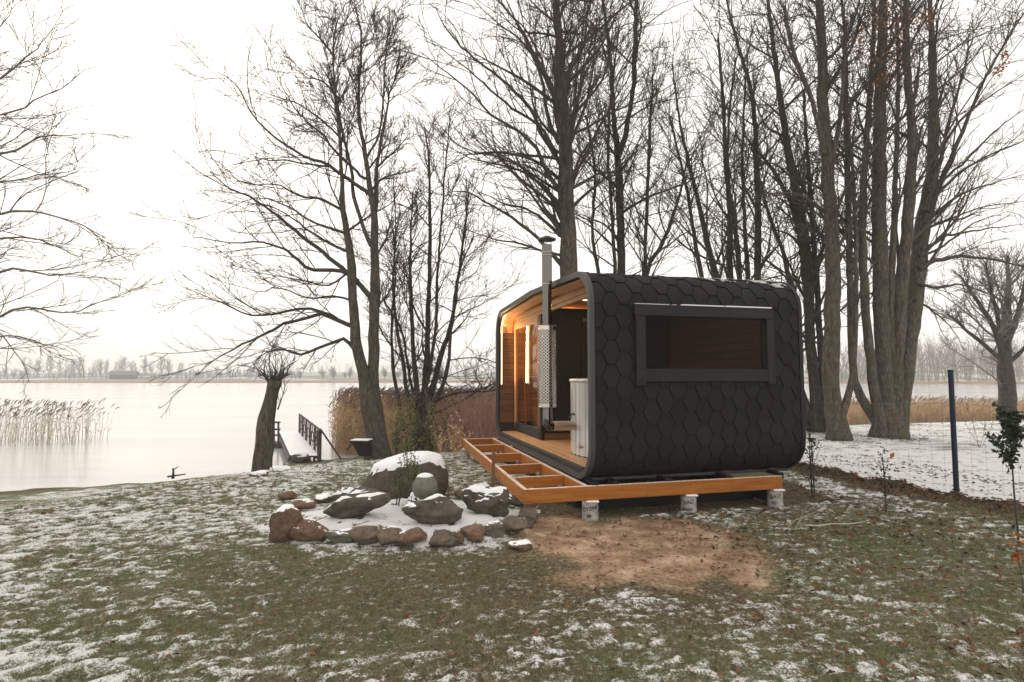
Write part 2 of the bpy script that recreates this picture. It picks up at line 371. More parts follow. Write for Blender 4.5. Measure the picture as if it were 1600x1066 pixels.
# ------------------------------------------------------------------ trees
def tubes(pts, rad, k):
    """pts (B,n,3), rad (B,n) -> verts, quads"""
    B, n_, _ = pts.shape
    t = np.gradient(pts, axis=1); t /= np.linalg.norm(t, axis=2, keepdims=True)+1e-9
    m = t.mean(1); ref = np.where(np.abs(m[:, 2:3]) > .8, np.array([[1., .2, .1]]), np.array([[.1, .2, 1.]]))[:, None, :]
    a = np.cross(t, np.broadcast_to(ref, t.shape)); a /= np.linalg.norm(a, axis=2, keepdims=True)+1e-9
    b = np.cross(t, a); ang = np.arange(k)*2*pi/k
    v = pts[:, :, None, :]+(a[:, :, None, :]*np.cos(ang)[None, None, :, None]+b[:, :, None, :]*np.sin(ang)[None, None, :, None])*rad[:, :, None, None]
    i = np.arange(B*n_*k).reshape(B, n_, k); j = np.roll(i, -1, 2)
    q = np.stack([i[:, :-1], j[:, :-1], j[:, 1:], i[:, 1:]], -1).reshape(-1, 4)
    return v.reshape(-1, 3), q
def join(parts):
    vs, qs, o = [], [], 0
    for v, q in parts: vs.append(v); qs.append(q+o); o += len(v)
    return np.concatenate(vs), np.concatenate(qs)
def unit(a): return a/(np.linalg.norm(a, axis=-1, keepdims=True)+1e-9)
def grow(rng, st, dr, ln, r0, r1, n_, kink, trop, tropv=(0, 0, 1)):
    """integrate B wandering shoots"""
    B = len(st); p = [st]; d = unit(dr); acc = rng.normal(size=(B, 3))*kink*.5; tv = np.array(tropv)
    for i in range(n_):
        acc = acc*.45+rng.normal(size=(B, 3))*kink
        d = unit(d+acc+tv*trop); p.append(p[-1]+d*(ln/n_)[:, None])
    pts = np.stack(p, 1); s = np.linspace(0, 1, n_+1)[None]
    return pts, r0[:, None]*(1-s)+r1*s
def at(pts, rad, bi, t):
    n_ = pts.shape[1]-1; f = t*n_; i = np.minimum(f.astype(int), n_-1); w = (f-i)[:, None]
    p = pts[bi, i]*(1-w)+pts[bi, i+1]*w; return p, unit(pts[bi, i+1]-pts[bi, i]), rad[bi, i]*(1-w[:, 0])+rad[bi, i+1]*w[:, 0]
def branch_off(rng, pts, rad, m, tmin, ang, lenf, rf, seglen=None, up=.25):
    B = pts.shape[0]; L_ = np.linalg.norm(np.diff(pts, axis=1), axis=2).sum(1)
    bi = np.repeat(np.arange(B), m); t = np.tile(np.linspace(tmin, .98, m), B)+rng.uniform(-.5, .5, B*m)*(1-tmin)/m
    t = np.clip(t, .02, .99); p, d, r = at(pts, rad, bi, t)
    rnd = unit(np.cross(d, unit(rng.normal(size=d.shape)))); a = rng.uniform(*ang, len(t))[:, None]
    nd = unit(d*np.cos(a)+rnd*np.sin(a)+np.array([0, 0, up]))
    ln = L_[bi]*lenf*(1-.55*t)*rng.uniform(.55, 1.25, len(t))
    return p, nd, ln, r*rf
def smooth_path(pp, step):
    pp = [np.array(p, float) for p in pp]; out = []
    for i in range(len(pp)-1):
        a = pp[max(i-1, 0)]; b = pp[i]; c = pp[i+1]; d = pp[min(i+2, len(pp)-1)]
        n_ = max(2, int(np.linalg.norm((c-b)[:3])/step))
        for k in range(n_):
            t = k/n_; out.append(.5*((2*b)+(-a+c)*t+(2*a-5*b+4*c-d)*t*t+(-a+3*b-3*c+d)*t**3))
    out.append(pp[-1]); return np.array(out)
def tree(name, label, cat, group, depth, stems, limbs=(), n_limb=24, seed=1, elev=(35, 60), Lmax=3.2, tmin=.25, twig=.0062,
         mt='bark_grey', mb='twig', m2=9, m3=6, m4=3, back=.8, lean=.6, zmin=None, l_lr=0, spread=1.0, kink=.09, part='trunk', wf_=.9):
    rng = np.random.default_rng(seed)
    b0 = P(stems[0][0][0], stems[0][0][1], depth); z0 = zl(b0[0], depth)-.12
    root = empty(name, (b0[0], depth, z0), label=label, cat=cat, group=group); off = np.array(root.location)
    roots_pts = []; allp = []; tw = []
    SP = []
    for si, st in enumerate(stems):
        ln = rng.uniform(-lean, lean); y0 = rng.uniform(-.15, .15)*(si > 0); n_ = len(st)
        pp = []
        ytop = st[-1][1]; yb = st[0][1]
        for (x, y, w) in st:
            h = (yb-y)/max(yb-ytop, 1); dd = depth+y0+ln*h**1.3
            p = P(x, y, dd); pp.append([*p, w*wf_/2/F*dd])
        path = smooth_path(pp, .22)
        path[1:-1, :3] += rng.normal(size=(len(path)-2, 3))*.008
        SP.append(path)
        if si == 0 or st[0][1] > 600:               # widen and bury the foot
            path[0, 2] = z0; path[0, 3] *= (1.22 if wf_ > .85 else 1.5)
            if len(path) > 3: path[1, 3] *= (1.06 if wf_ > .85 else 1.2); path[2, 3] *= (1.0 if wf_ > .85 else 1.07)
        k = 12 if path[0, 3] > .08 else 8
        v, q = tubes(path[None, :, :3]-off, path[None, :, 3], k)
        # bark: uneven cross-section
        ph = np.array([mnoise.noise(Vector((p[0]*6, p[1]*6, p[2]*1.4+seed))) for p in v])
        cen = np.repeat(path[:, :3]-off, k, 0); v = cen+(v-cen)*(1+.22*ph)[:, None]
        obj(part, np_mesh(v, q, part), M[mt], root)
    LP = []
    for lb in limbs:                                   # limbs traced one by one
        w0, pts_ = lb; ln = rng.uniform(-back, back); pp = []
        for i, (x, y) in enumerate(pts_):
            h = i/max(1, len(pts_)-1); dd = depth+ln*h; pp.append([*P(x, y, dd), max(w0/2/F*dd*(1-h*.85), .006)])
        path = smooth_path(pp, .2); path[1:, :3] += rng.normal(size=(len(path)-1, 3))*.012; LP.append(path)
    # limbs that grow off the stems
    lens = np.array([len(s) for s in SP], float); H = np.array([np.linalg.norm(np.diff(s[:, :3], axis=0), axis=1).sum() for s in SP])
    cnt = np.maximum(1, np.round(n_limb*H/H.sum())).astype(int) if n_limb else np.zeros(len(SP), int)
    for s, c_ in zip(SP, cnt):
        for i in range(c_):
            t = tmin+(1-tmin)*(i+rng.uniform(.1, .9))/c_
            if t < 0 or t > .985: continue
            f = t*(len(s)-1); j = int(f); p = s[j]+(s[min(j+1, len(s)-1)]-s[j])*(f-j)
            if zmin is not None and p[2] < zmin: continue
            tan = unit(s[min(j+1, len(s)-1), :3]-s[j, :3])
            az = rng.uniform(0, 2*pi)
            if l_lr: az = (rng.choice([0, pi]) if l_lr == 1 else pi)+rng.normal()*.7
            el = radians(rng.uniform(*elev)); d = np.array([cos(az)*cos(el), sin(az)*cos(el)*.8, sin(el)])
            d = unit(d+tan*.12); Ln = 1.25*Lmax*(1-.55*t)*rng.uniform(.5, 1.25)
            r = min(p[3]*.5, .055)*rng.uniform(.6, 1)
            g, gr = grow(rng, p[None, :3], d[None], np.array([Ln]), np.array([r]), .005, 10, kink, .012)
            LP.append(np.concatenate([g[0], gr[0][:, None]], 1))
    for path in LP:
        v, q = tubes(path[None, :, :3]-off, path[None, :, 3], 5 if path[0, 3] > .02 else 4)
        obj('limb', np_mesh(v, q, 'limb'), M[mb], root)
    # resample limbs (and stem tops) to a common count and branch from them
    def resample(path, n_):
        u = np.linspace(0, 1, n_); s = np.linspace(0, 1, len(path)); return np.stack([np.interp(u, s, path[:, c]) for c in range(4)], 1)
    base = [resample(p_, 10) for p_ in LP]+[resample(s[int(len(s)*.62):], 10) for s in SP for _ in range(2)]
    base = np.array(base); bp, br = base[:, :, :3], np.minimum(base[:, :, 3], .03)
    parts = []
    p, d, l, r = branch_off(rng, bp, br, m2, .14, (.35, .85), .66*spread, .60, up=.10)
    l = np.clip(l, .25, 1.9); r = np.clip(r, twig*1.2, .016)
    pts, rad = grow(rng, p, d, l, r, twig, 6, kink*1.1, .02); parts.append(tubes(pts-off, rad, 3))
    p, d, l, r = branch_off(rng, pts, rad, m3, .15, (.35, .85), .55, .65, up=.08)
    l = np.clip(l, .08, .8); r = np.clip(r, twig, .008)
    pts, rad = grow(rng, p, d, l, r, twig*.8, 3, kink*1.5, .03); parts.append(tubes(pts-off, rad, 3))
    if m4:
        p, d, l, r = branch_off(rng, pts, rad, m4, .25, (.4, .9), .5, .8, up=.1)
        l = np.clip(l, .08, .4); pts, rad = grow(rng, p, d, l, np.full(len(l), twig*.8), twig*.5, 1, kink*1.2, .05); parts.append(tubes(pts-off, rad, 3))
    v, q = join(parts); keep = None
    obj('twigs', np_mesh(v, q, 'twigs'), M[mb], root, kind='stuff')
    return root, SP, LP

# the two-stemmed tree on the shore
A_st = [[(590, 712, 44), (588, 690, 38), (585, 660, 35), (578, 625, 33), (571, 596, 22), (563, 566, 19), (557, 540, 18), (551, 468, 16), (549, 405, 14), (543, 366, 12), (536, 330, 10), (534, 289, 7), (533, 246, 6), (530, 197, 5), (524, 150, 4), (521, 79, 3), (523, 46, 2.5), (540, 4, 1.5)],
        [(588, 690, 26), (587, 655, 24), (585, 620, 21), (584, 594, 20), (584, 545, 19), (584, 494, 18), (585, 468, 18), (586, 420, 15), (585, 382, 14), (584, 330, 12), (579, 300, 9), (571, 240, 8), (562, 195, 6.5), (561, 150, 5), (563, 100, 4), (564, 49, 3), (556, 15, 1.5)],
        [(585, 330, 11), (588, 300, 8), (588, 262, 6), (597, 215, 5), (604, 175, 4), (608, 148, 3.5), (618, 122, 2.5), (632, 95, 1.5)],
        [(580, 385, 8), (566, 350, 7), (553, 305, 6), (548, 263, 5), (539, 223, 4.5), (531, 185, 4), (520, 140, 3), (508, 112, 2)],
        [(574, 245, 5), (588, 222, 4), (597, 180, 3.5), (600, 130, 3), (604, 75, 2), (622, 30, 1.2)]]
A_l = [(7, [(555, 547), (536, 530), (510, 540), (470, 554), (444, 547), (418, 551), (395, 566)]),
       (8, [(554, 511), (530, 501), (503, 491), (477, 497), (444, 506), (411, 524), (378, 537), (346, 556), (319, 573)]),
       (6, [(530, 501), (503, 487), (464, 483), (411, 494), (378, 488), (346, 473), (312, 466)]),
       (9, [(581, 466), (552, 435), (523, 409), (484, 378), (444, 346), (424, 330), (388, 307), (359, 295), (329, 269)]),
       (8, [(560, 440), (535, 424), (490, 422), (457, 399), (444, 389), (411, 379), (362, 379), (302, 370)]),
       (5, [(543, 393), (506, 376), (477, 358), (457, 340), (420, 322), (385, 318)]),
       (5, [(543, 366), (510, 355), (477, 340), (440, 318), (400, 310), (350, 330)]),
       (7, [(577, 302), (556, 289), (516, 259), (490, 250), (457, 233), (418, 204), (392, 174), (369, 131), (338, 112)]),
       (5, [(571, 279), (530, 243), (503, 210), (467, 177), (444, 141), (421, 98)]),
       (5, [(534, 328), (503, 312), (464, 305), (438, 289), (400, 290), (365, 282)]),
       (4, [(516, 259), (484, 257), (434, 250), (390, 252), (350, 262)]),
       (4, [(540, 223), (505, 190), (470, 165), (430, 150), (395, 140)]),
       (4, [(533, 160), (505, 128), (480, 120), (450, 100)]), (4, [(523, 90), (500, 60), (480, 40), (470, 12)]),
       (4, [(550, 470), (520, 462), (480, 466), (440, 450), (400, 455), (350, 440)]),
       (4, [(549, 420), (515, 446), (470, 438), (430, 430), (380, 425)]),
       (4, [(590, 480), (605, 462), (620, 440), (640, 425)]), (4, [(587, 400), (603, 372), (612, 340), (616, 300)]),
       (4, [(588, 262), (612, 240), (628, 225), (640, 205)]), (3, [(562, 115), (580, 105), (600, 80), (608, 50)])]
tree('bare_tree', 'tall two-stemmed bare tree on the shore, left of the cabin', 'tree', 'bare trees around the cabin', 13.6, A_st, A_l, n_limb=26, seed=3,
     elev=(30, 65), Lmax=2.2, tmin=.45, m2=9, m3=6, m4=3, l_lr=0, mb='twig', lean=.5, back=1.3)
# clump of slender stems with a dark stool behind the reeds
B_st = [[(657, 700, 46), (657, 680, 44), (657, 655, 36), (663, 620, 20), (667, 560, 15), (669, 490, 12), (671, 420, 10), (672, 330, 8), (670, 250, 5), (664, 200, 3)],
        [(657, 655, 18), (652, 610, 14), (646, 560, 12), (644, 500, 10), (641, 430, 8), (642, 360, 5), (645, 300, 3)],
        [(655, 660, 12), (638, 620, 10), (630, 570, 9), (618, 500, 7), (614, 440, 6), (618, 380, 4), (617, 300, 2.5)],
        [(635, 690, 14), (628, 655, 12), (620, 612, 10), (613, 560, 8), (612, 500, 6), (617, 440, 4), (615, 360, 2.5)],
        [(660, 650, 18), (678, 600, 15), (690, 550, 13), (705, 510, 10), (715, 440, 8), (725, 370, 6), (732, 300, 3)],
        [(662, 650, 14), (686, 615, 11), (700, 570, 9), (706, 500, 7), (716, 430, 5), (740, 370, 3)],
        [(668, 600, 10), (680, 520, 8), (684, 430, 7), (690, 340, 5), (697, 250, 4), (703, 190, 2.5)],
        [(666, 640, 8), (690, 622, 6), (725, 612, 5), (760, 612, 3), (790, 606, 2)],
        [(664, 650, 8), (695, 640, 6), (735, 618, 4.5), (770, 600, 3)],
        [(655, 640, 8), (640, 590, 7), (628, 520, 6), (600, 470, 4)]]
tree('bare_tree', 'bushy clump of slender bare stems fanning from one dark stool', 'tree', 'bare trees around the cabin', 15.5, B_st, n_limb=74, seed=5,
     elev=(15, 58), Lmax=2.3, tmin=.12, mt='bark_dark', wf_=.62, m2=6, m3=5, m4=2, twig=.0055)
# pollard willow
T_st = [[(410, 742, 34), (411, 715, 31), (415, 670, 29), (420, 640, 25), (425, 612, 22), (428, 598, 24), (430, 592, 20)]]
tree('pollard_willow', 'thick leaning pollarded trunk with short sprouts at the water edge', 'tree', None, 11.9, T_st,
     [(7, [(424, 600), (417, 590), (413, 582), (414, 570)]), (7, [(432, 598), (440, 590), (447, 584), (452, 572)]), (3, [(430, 596), (430, 575), (428, 552)]),
      (3, [(427, 596), (421, 570), (424, 545)]), (3, [(432, 596), (441, 568), (438, 548)]), (2.5, [(434, 640), (442, 620), (446, 602)]), (3, [(433, 596), (446, 575), (462, 566)]), (3, [(425, 598), (408, 584), (398, 570)])],
     n_limb=0, seed=8, m2=7, m3=3, m4=0, back=.3, lean=.05, spread=1.1, twig=.004)
# large single trunk right behind the cabin
C_st = [[(893, 640, 38), (891, 560, 36), (889, 430, 31), (888, 380, 29), (884, 300, 27), (884, 240, 25), (879, 180, 23), (876, 120, 17), (873, 60, 14), (870, 0, 11), (866, -70, 8), (862, -150, 4)]]
C_l = [(8, [(882, 420), (862, 398), (840, 372), (800, 340), (770, 322), (730, 300), (700, 300)]), (7, [(880, 370), (858, 352), (830, 330), (790, 318), (750, 300)]),
       (7, [(878, 345), (862, 310), (840, 285), (822, 268), (780, 245), (740, 240)]), (8, [(876, 300), (855, 270), (838, 232), (812, 205), (780, 190), (740, 150), (700, 115), (655, 80)]),
       (8, [(878, 260), (850, 215), (828, 170), (790, 130), (740, 90), (700, 50), (680, 10)]), (8, [(874, 225), (856, 180), (845, 120), (825, 70), (800, 20), (785, -30)]),
       (7, [(872, 200), (862, 140), (840, 80), (815, 40), (770, -5)]), (6, [(871, 180), (866, 110), (858, 60), (850, 0)]),
       (6, [(883, 250), (895, 200), (900, 130), (908, 60), (915, 0)]), (6, [(886, 200), (905, 150), (918, 90), (935, 20)]), (6, [(890, 300), (905, 250), (930, 210), (950, 170)]),
       (6, [(876, 330), (850, 292), (800, 262), (745, 250), (690, 225)]), (6, [(874, 280), (835, 250), (790, 238), (730, 235), (680, 200)]), (5, [(880, 400), (845, 390), (800, 378), (760, 372), (710, 350)]),
       (6, [(872, 240), (840, 195), (800, 170), (755, 130), (720, 100), (660, 60)]), (5, [(872, 160), (850, 110), (810, 60), (770, 30), (730, -10)])]
tree('bare_tree', 'large bare tree with one thick straight trunk directly behind the cabin chimney', 'tree', 'bare trees around the cabin', 13.0, C_st, C_l, n_limb=58, seed=11,
     elev=(22, 60), Lmax=3.6, tmin=.3, m2=8, m3=5, m4=2, twig=.0058, zmin=3.2, lean=.3, back=2.0)
D_st = [[(968, 640, 19), (971, 430, 15), (970, 380, 14), (968, 300, 13), (965, 240, 12), (960, 200, 8), (957, 140, 7), (950, 60, 6), (938, -20, 4)],
        [(966, 245, 11), (978, 210, 9), (990, 130, 8), (994, 60, 7), (993, 0, 5), (990, -60, 3)],
        [(955, 620, 8), (960, 430, 7), (956, 330, 6), (950, 240, 5), (955, 150, 4), (968, 40, 2.5)],
        [(1000, 620, 8), (1008, 400, 7), (1012, 300, 6), (1015, 210, 5), (1020, 120, 3)],
        [(948, 600, 8), (935, 430, 7), (925, 360, 6), (930, 270, 5), (915, 180, 3)],
        [(985, 600, 9), (1010, 430, 8), (1035, 380, 7), (1060, 310, 5), (1075, 240, 3)]]
tree('bare_tree', 'slim forked bare tree rising above the front edge of the cabin roof', 'tree', 'bare trees around the cabin', 14.5, D_st, n_limb=84, seed=13,
     elev=(20, 62), Lmax=2.9, tmin=.3, mt='bark_dark', m2=6, m3=5, m4=2, zmin=3.0, lean=.8, twig=.0055)
E_st = [[(1190, 640, 16), (1184, 435, 12), (1185, 340, 11), (1181, 240, 9), (1175, 150, 7), (1150, 60, 5), (1130, -20, 3)],
        [(1150, 640, 14), (1141, 435, 11), (1140, 330, 9), (1134, 250, 7), (1130, 160, 6), (1122, 60, 4)],
        [(1165, 640, 12), (1155, 430, 9), (1152, 380, 8), (1140, 300, 5), (1138, 200, 4), (1150, 90, 3)],
        [(1150, 640, 12), (1118, 430, 11), (1110, 400, 10), (1095, 330, 8), (1080, 270, 6), (1062, 190, 4), (1050, 100, 2.5)],
        [(1140, 640, 10), (1096, 432, 8), (1080, 340, 6), (1070, 280, 5), (1045, 180, 3)],
        [(1172, 640, 9), (1168, 430, 8), (1164, 360, 6), (1160, 250, 5), (1165, 120, 3)]]
tree('bare_tree', 'group of slender bare stems rising above the middle of the cabin roof', 'tree', 'bare trees around the cabin', 15.5, E_st, n_limb=112, seed=17,
     elev=(28, 68), Lmax=2.9, tmin=.25, mt='bark_dark', m2=5, m3=4, m4=2, zmin=3.0, lean=.9, twig=.0055)
F_st = [[(1388, 682, 60), (1385, 640, 44), (1380, 560, 34), (1376, 460, 32), (1374, 330, 30), (1375, 200, 27), (1376, 100, 22), (1380, 0, 16), (1384, -80, 9)],
        [(1400, 680, 40), (1412, 600, 36), (1428, 480, 34), (1442, 350, 30), (1457, 260, 25), (1458, 160, 18), (1456, 60, 13), (1452, -20, 8)],
        [(1395, 660, 34), (1402, 560, 28), (1409, 440, 26), (1420, 320, 24), (1426, 220, 20), (1418, 120, 16), (1416, 20, 13), (1420, -70, 7)],
        [(1375, 670, 26), (1360, 560, 20), (1350, 450, 18), (1348, 340, 16), (1352, 240, 13), (1362, 120, 11), (1366, 20, 8), (1370, -60, 4)],
        [(1380, 668, 28), (1345, 620, 18), (1332, 560, 16), (1328, 440, 15), (1325, 300, 13), (1322, 180, 11), (1320, 60, 8), (1310, -40, 4)],
        [(1440, 370, 16), (1460, 310, 13), (1485, 250, 10), (1510, 190, 8), (1540, 120, 6), (1575, 60, 4), (1600, 20, 3)],
        [(1446, 330, 12), (1470, 250, 9), (1480, 200, 7), (1500, 130, 5), (1520, 60, 3)],
        [(1398, 640, 18), (1392, 500, 16), (1396, 380, 14), (1400, 260, 11), (1404, 130, 8), (1400, 20, 5)]]
F_l = [(9, [(1437, 420), (1460, 408), (1490, 402), (1530, 402), (1570, 410), (1610, 418)]), (6, [(1440, 390), (1480, 370), (1530, 360), (1600, 350)]),
       (6, [(1430, 440), (1460, 450), (1500, 445), (1550, 460)]), (6, [(1445, 350), (1490, 310), (1540, 290), (1610, 270)]), (6, [(1450, 320), (1500, 270), (1550, 240), (1610, 215)]),
       (5, [(1436, 400), (1475, 385), (1520, 350), (1580, 330)]), (5, [(1452, 300), (1510, 250), (1560, 200), (1620, 160)]), (5, [(1428, 470), (1450, 480), (1475, 500), (1500, 530)]),
       (5, [(1460, 250), (1500, 190), (1550, 150), (1610, 110)]), (4, [(1445, 360), (1500, 335), (1560, 320), (1620, 310)])]
tree('bare_tree', 'massive multi-stemmed bare tree standing in the snow beyond the fence', 'tree', 'bare trees around the cabin', 13.5, F_st, F_l, n_limb=104, seed=19,
     elev=(28, 66), Lmax=3.2, tmin=.3, m2=5, m3=4, m4=2, lean=.7, twig=.0058, zmin=2.6, wf_=.68)
F2_st = [[(1312, 684, 40), (1304, 640, 34), (1298, 590, 32), (1300, 520, 31), (1302, 430, 29), (1298, 340, 28), (1292, 250, 26), (1286, 150, 23), (1284, 60, 19), (1276, -40, 12)],
         [(1300, 250, 12), (1312, 190, 9), (1318, 120, 7), (1322, 40, 5)], [(1288, 240, 12), (1270, 160, 10), (1240, 80, 8), (1225, 10, 6)],
         [(1310, 660, 16), (1330, 600, 13), (1336, 520, 11), (1338, 400, 9), (1333, 280, 8), (1325, 190, 5)]]
tree('bare_tree', 'pale thick bare trunk just right of the cabin, leading in front of its clump', 'tree', 'bare trees around the cabin', 12.9, F2_st, n_limb=46, seed=23,
     elev=(25, 65), Lmax=3.0, tmin=.3, m2=7, m3=5, m4=2, zmin=2.6, twig=.0058, wf_=.72)
F3_st = [[(1278, 660, 20), (1272, 600, 18), (1266, 520, 17), (1260, 420, 18), (1252, 340, 16), (1240, 280, 14), (1226, 200, 11), (1215, 120, 9), (1205, 40, 7), (1195, -40, 4)],
         [(1268, 655, 14), (1255, 620, 12), (1245, 560, 11), (1240, 480, 9), (1225, 400, 7), (1200, 330, 5), (1180, 250, 3)],
         [(1290, 655, 14), (1286, 600, 12), (1282, 540, 11), (1275, 440, 9), (1268, 340, 8), (1262, 250, 6), (1255, 140, 4)],
         [(1262, 430, 10), (1245, 350, 8), (1228, 300, 7), (1195, 250, 5), (1160, 210, 3)]]
tree('bare_tree', 'dark slender leaning stems between the cabin and the pale thick trunk', 'tree', 'bare trees around the cabin', 14.8, F3_st, n_limb=84, seed=29,
     elev=(25, 65), Lmax=3.0, tmin=.15, mt='bark_dark', m2=5, m3=4, m4=2, zmin=1.2)
G_st = [[(1574, 655, 26), (1572, 600, 24), (1570, 560, 20), (1570, 520, 16), (1574, 480, 11), (1576, 440, 8), (1574, 400, 4)],
        [(1570, 560, 12), (1556, 520, 9), (1540, 490, 7), (1520, 460, 5), (1500, 430, 2.5)], [(1570, 545, 12), (1588, 500, 9), (1598, 460, 7), (1606, 420, 4)],
        [(1571, 570, 8), (1545, 545, 7), (1515, 520, 5), (1480, 490, 2.5)], [(1572, 555, 8), (1560, 500, 7), (1548, 450, 5), (1540, 410, 2.5)], [(1572, 570, 8), (1600, 545, 6), (1630, 500, 3)]]
tree('bare_tree', 'smaller round-crowned bare tree farther off at the right edge', 'tree', 'bare trees around the cabin', 20.0, G_st, n_limb=50, seed=31,
     elev=(30, 65), Lmax=2.2, tmin=.15, mt='bark_dark', mb='twig_pale', m2=6, m3=5, m4=2, twig=.007)
H_st = [[(-250, 790, 60), (-250, 650, 50), (-240, 500, 42), (-230, 350, 34), (-210, 200, 26), (-200, 60, 16), (-200, -60, 8)]]
H_l = [(9, [(-238, 480), (-170, 450), (-100, 445), (-40, 440), (20, 420), (80, 430), (130, 425)]), (8, [(-240, 520), (-160, 500), (-90, 505), (-20, 500), (40, 480), (100, 490), (160, 470)]),
       (8, [(-230, 400), (-160, 360), (-90, 340), (-20, 335), (50, 330), (110, 345), (165, 370)]), (8, [(-220, 300), (-150, 260), (-70, 235), (0, 240), (60, 215), (120, 210)]),
       (7, [(-215, 220), (-140, 170), (-60, 130), (0, 120), (40, 90), (70, 60)]), (7, [(-235, 450), (-150, 400), (-60, 390), (10, 370), (60, 375), (120, 400)]),
       (6, [(-210, 200), (-150, 120), (-80, 90), (-20, 60), (20, 20)]), (7, [(-240, 540), (-170, 540), (-90, 545), (-30, 530), (30, 525), (75, 540)]), (6, [(-222, 320), (-140, 300), (-60, 290), (0, 285), (60, 275), (120, 265)]),
       (6, [(-218, 260), (-130, 210), (-50, 185), (20, 175), (70, 150), (100, 140)])]
tree('bare_tree', 'pale bare tree whose branches reach in from the left edge over the lake', 'tree', 'bare trees around the cabin', 9.2, H_st, H_l, n_limb=6, seed=37,
     elev=(20, 50), Lmax=2.4, tmin=.4, mb='twig_pale', m2=10, m3=7, m4=3, twig=.0048, back=1.2, spread=.72)

# dried leaves still hanging on the big tree
def leaf_quads(rng, pts, size, curl=.3):
    B = len(pts); a = unit(rng.normal(size=(B, 3))); b = unit(np.cross(a, rng.normal(size=(B, 3)))); c = np.cross(a, b)
    s = (size*rng.uniform(.6, 1.3, B))[:, None]
    v = np.stack([pts-a*s, pts+b*s*.55+c*s*curl, pts+a*s, pts-b*s*.55+c*s*curl], 1).reshape(-1, 3)
    return v, np.arange(B*4).reshape(-1, 4)
# distant tree line: each tree its own thing, four shapes shared
def far_mesh(seed, h, r0=.16, twig=.05, wide=.45):
    rng = np.random.default_rng(seed); parts = []
    st = np.zeros((3, 3)); st[:, 0] = rng.uniform(-.2, .2, 3); dr = unit(np.stack([rng.uniform(-.2, .2, 3), rng.uniform(-.2, .2, 3), np.ones(3)], 1))
    p, r = grow(rng, st, dr, np.array([h, h*.85, h*.9]), np.array([r0, r0*.7, r0*.7]), .04, 8, .06, .02); parts.append(tubes(p, r, 5))
    trunk = parts[0]; tw = []
    a, d, l, rr = branch_off(rng, p, r, 16, .22, (.5, 1.0), wide, .5, up=.3); pts, rad = grow(rng, a, d, l, np.clip(rr, twig, .1), twig*.8, 5, .12, .08); tw.append(tubes(pts, rad, 3))
    a, d, l, rr = branch_off(rng, pts, rad, 7, .2, (.4, 1.0), .55, .7, up=.2); pts, rad = grow(rng, a, d, l, np.full(len(l), twig*.75), twig*.5, 3, .15, .1); tw.append(tubes(pts, rad, 3))
    tr = np_mesh(*trunk, 'trunk'); cr = np_mesh(*join(tw), 'crown'); return tr, cr
FM = [far_mesh(100+i, h, wide=w) for i, (h, w) in enumerate([(10, .4), (8.5, .5), (11, .3), (7, .6), (5, .75)])]
rr_ = random.Random(5)
def far_tree(px, d, kind, sc, label, group, mb='twig_far'):
    x = (px-800)/F*d; z = zl(x, d)
    t = empty('distant_tree', (x, d, z-.2), rr_.uniform(0, 6.3), label=label, cat='tree', group=group); t.scale = (sc, sc, sc)
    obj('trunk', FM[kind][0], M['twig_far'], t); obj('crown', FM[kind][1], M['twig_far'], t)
for i in range(30):
    px = 8+i*13.6+rr_.uniform(-5, 5)
    big = 40 < px < 290
    kind = rr_.choice([0, 1, 2]) if big else rr_.choice([3, 4, 1])
    far_tree(px, rr_.uniform(225, 300), kind, rr_.uniform(.75, 1.02) if big else rr_.uniform(.35, .7), ('faint tall bare tree in the grey line on the far shore, at its left half' if px < 200 else 'faint tall bare tree in the grey line on the far shore, at its right half') if big else ('faint low tree at the far left end of the shore line' if px < 60 else 'faint low tree on the far shore just left of the pollard willow'), 'tree line on the far shore')
for px in (505, 522, 540, 547, 728, 742, 690, 470, 602, 622):
    far_tree(px, rr_.uniform(190, 230), 4, rr_.uniform(.5, .9), 'low bare bush on the far shore, seen between the nearer trunks', 'bushes on the far shore')
sx_ = (195-800)/F*215; shd = empty('distant_shed', (sx_, 215, zl(sx_, 215)), .3, label='tiny dark-roofed shed on the far shore under the tree line', cat='shed')
box('wall', M['weathered'], shd, -4, 4, -2.5, 2.5, -.3, 1.7, bevel=0)
m_ = MB(); m_.v = [Vector(p) for p in ((-4.6, -3, 1.7), (4.6, -3, 1.7), (4.6, 3, 1.7), (-4.6, 3, 1.7), (-4.6, 0, 3.2), (4.6, 0, 3.2))]; m_.f = [(0, 1, 5, 4), (2, 3, 4, 5), (0, 4, 3), (1, 2, 5), (3, 2, 1, 0)]
m_.build('roof', M['black_paint'], shd)
# far brown wood on the right, and soft scrub under the left tree line (masses)
def far_mass(name, label, px0, px1, d0, d1, n_, h0, h1, mat, seed, cat):
    rng = np.random.default_rng(seed); d = rng.uniform(d0, d1, n_); px = rng.uniform(px0, px1, n_); x = (px-800)/F*d; z = land(x, d)-.2
    h = rng.uniform(h0, h1, n_)*(.75+.5*fbm(x*.06, d*.02, 2)); st = np.stack([x, d, z], 1); dr = unit(np.stack([rng.normal(size=n_)*.12, rng.normal(size=n_)*.12, np.ones(n_)], 1))
    p, r = grow(rng, st, dr, h, np.full(n_, .11), .03, 4, .07, .03); parts = [tubes(p, r, 3)]
    a, dd, l, q_ = branch_off(rng, p, r, 9, .15, (.4, 1.0), .42, .5, up=.3); pts, rad = grow(rng, a, dd, l, np.full(len(l), .05), .03, 3, .12, .06); parts.append(tubes(pts, rad, 3))
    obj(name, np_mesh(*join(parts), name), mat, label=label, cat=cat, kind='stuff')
far_mass('far_wood', 'brown leafless wood on the rise across the lake, right of the cabin', 1150, 1700, 152, 240, 760, 8.5, 14, M['twig_brown'], 41, 'wood')
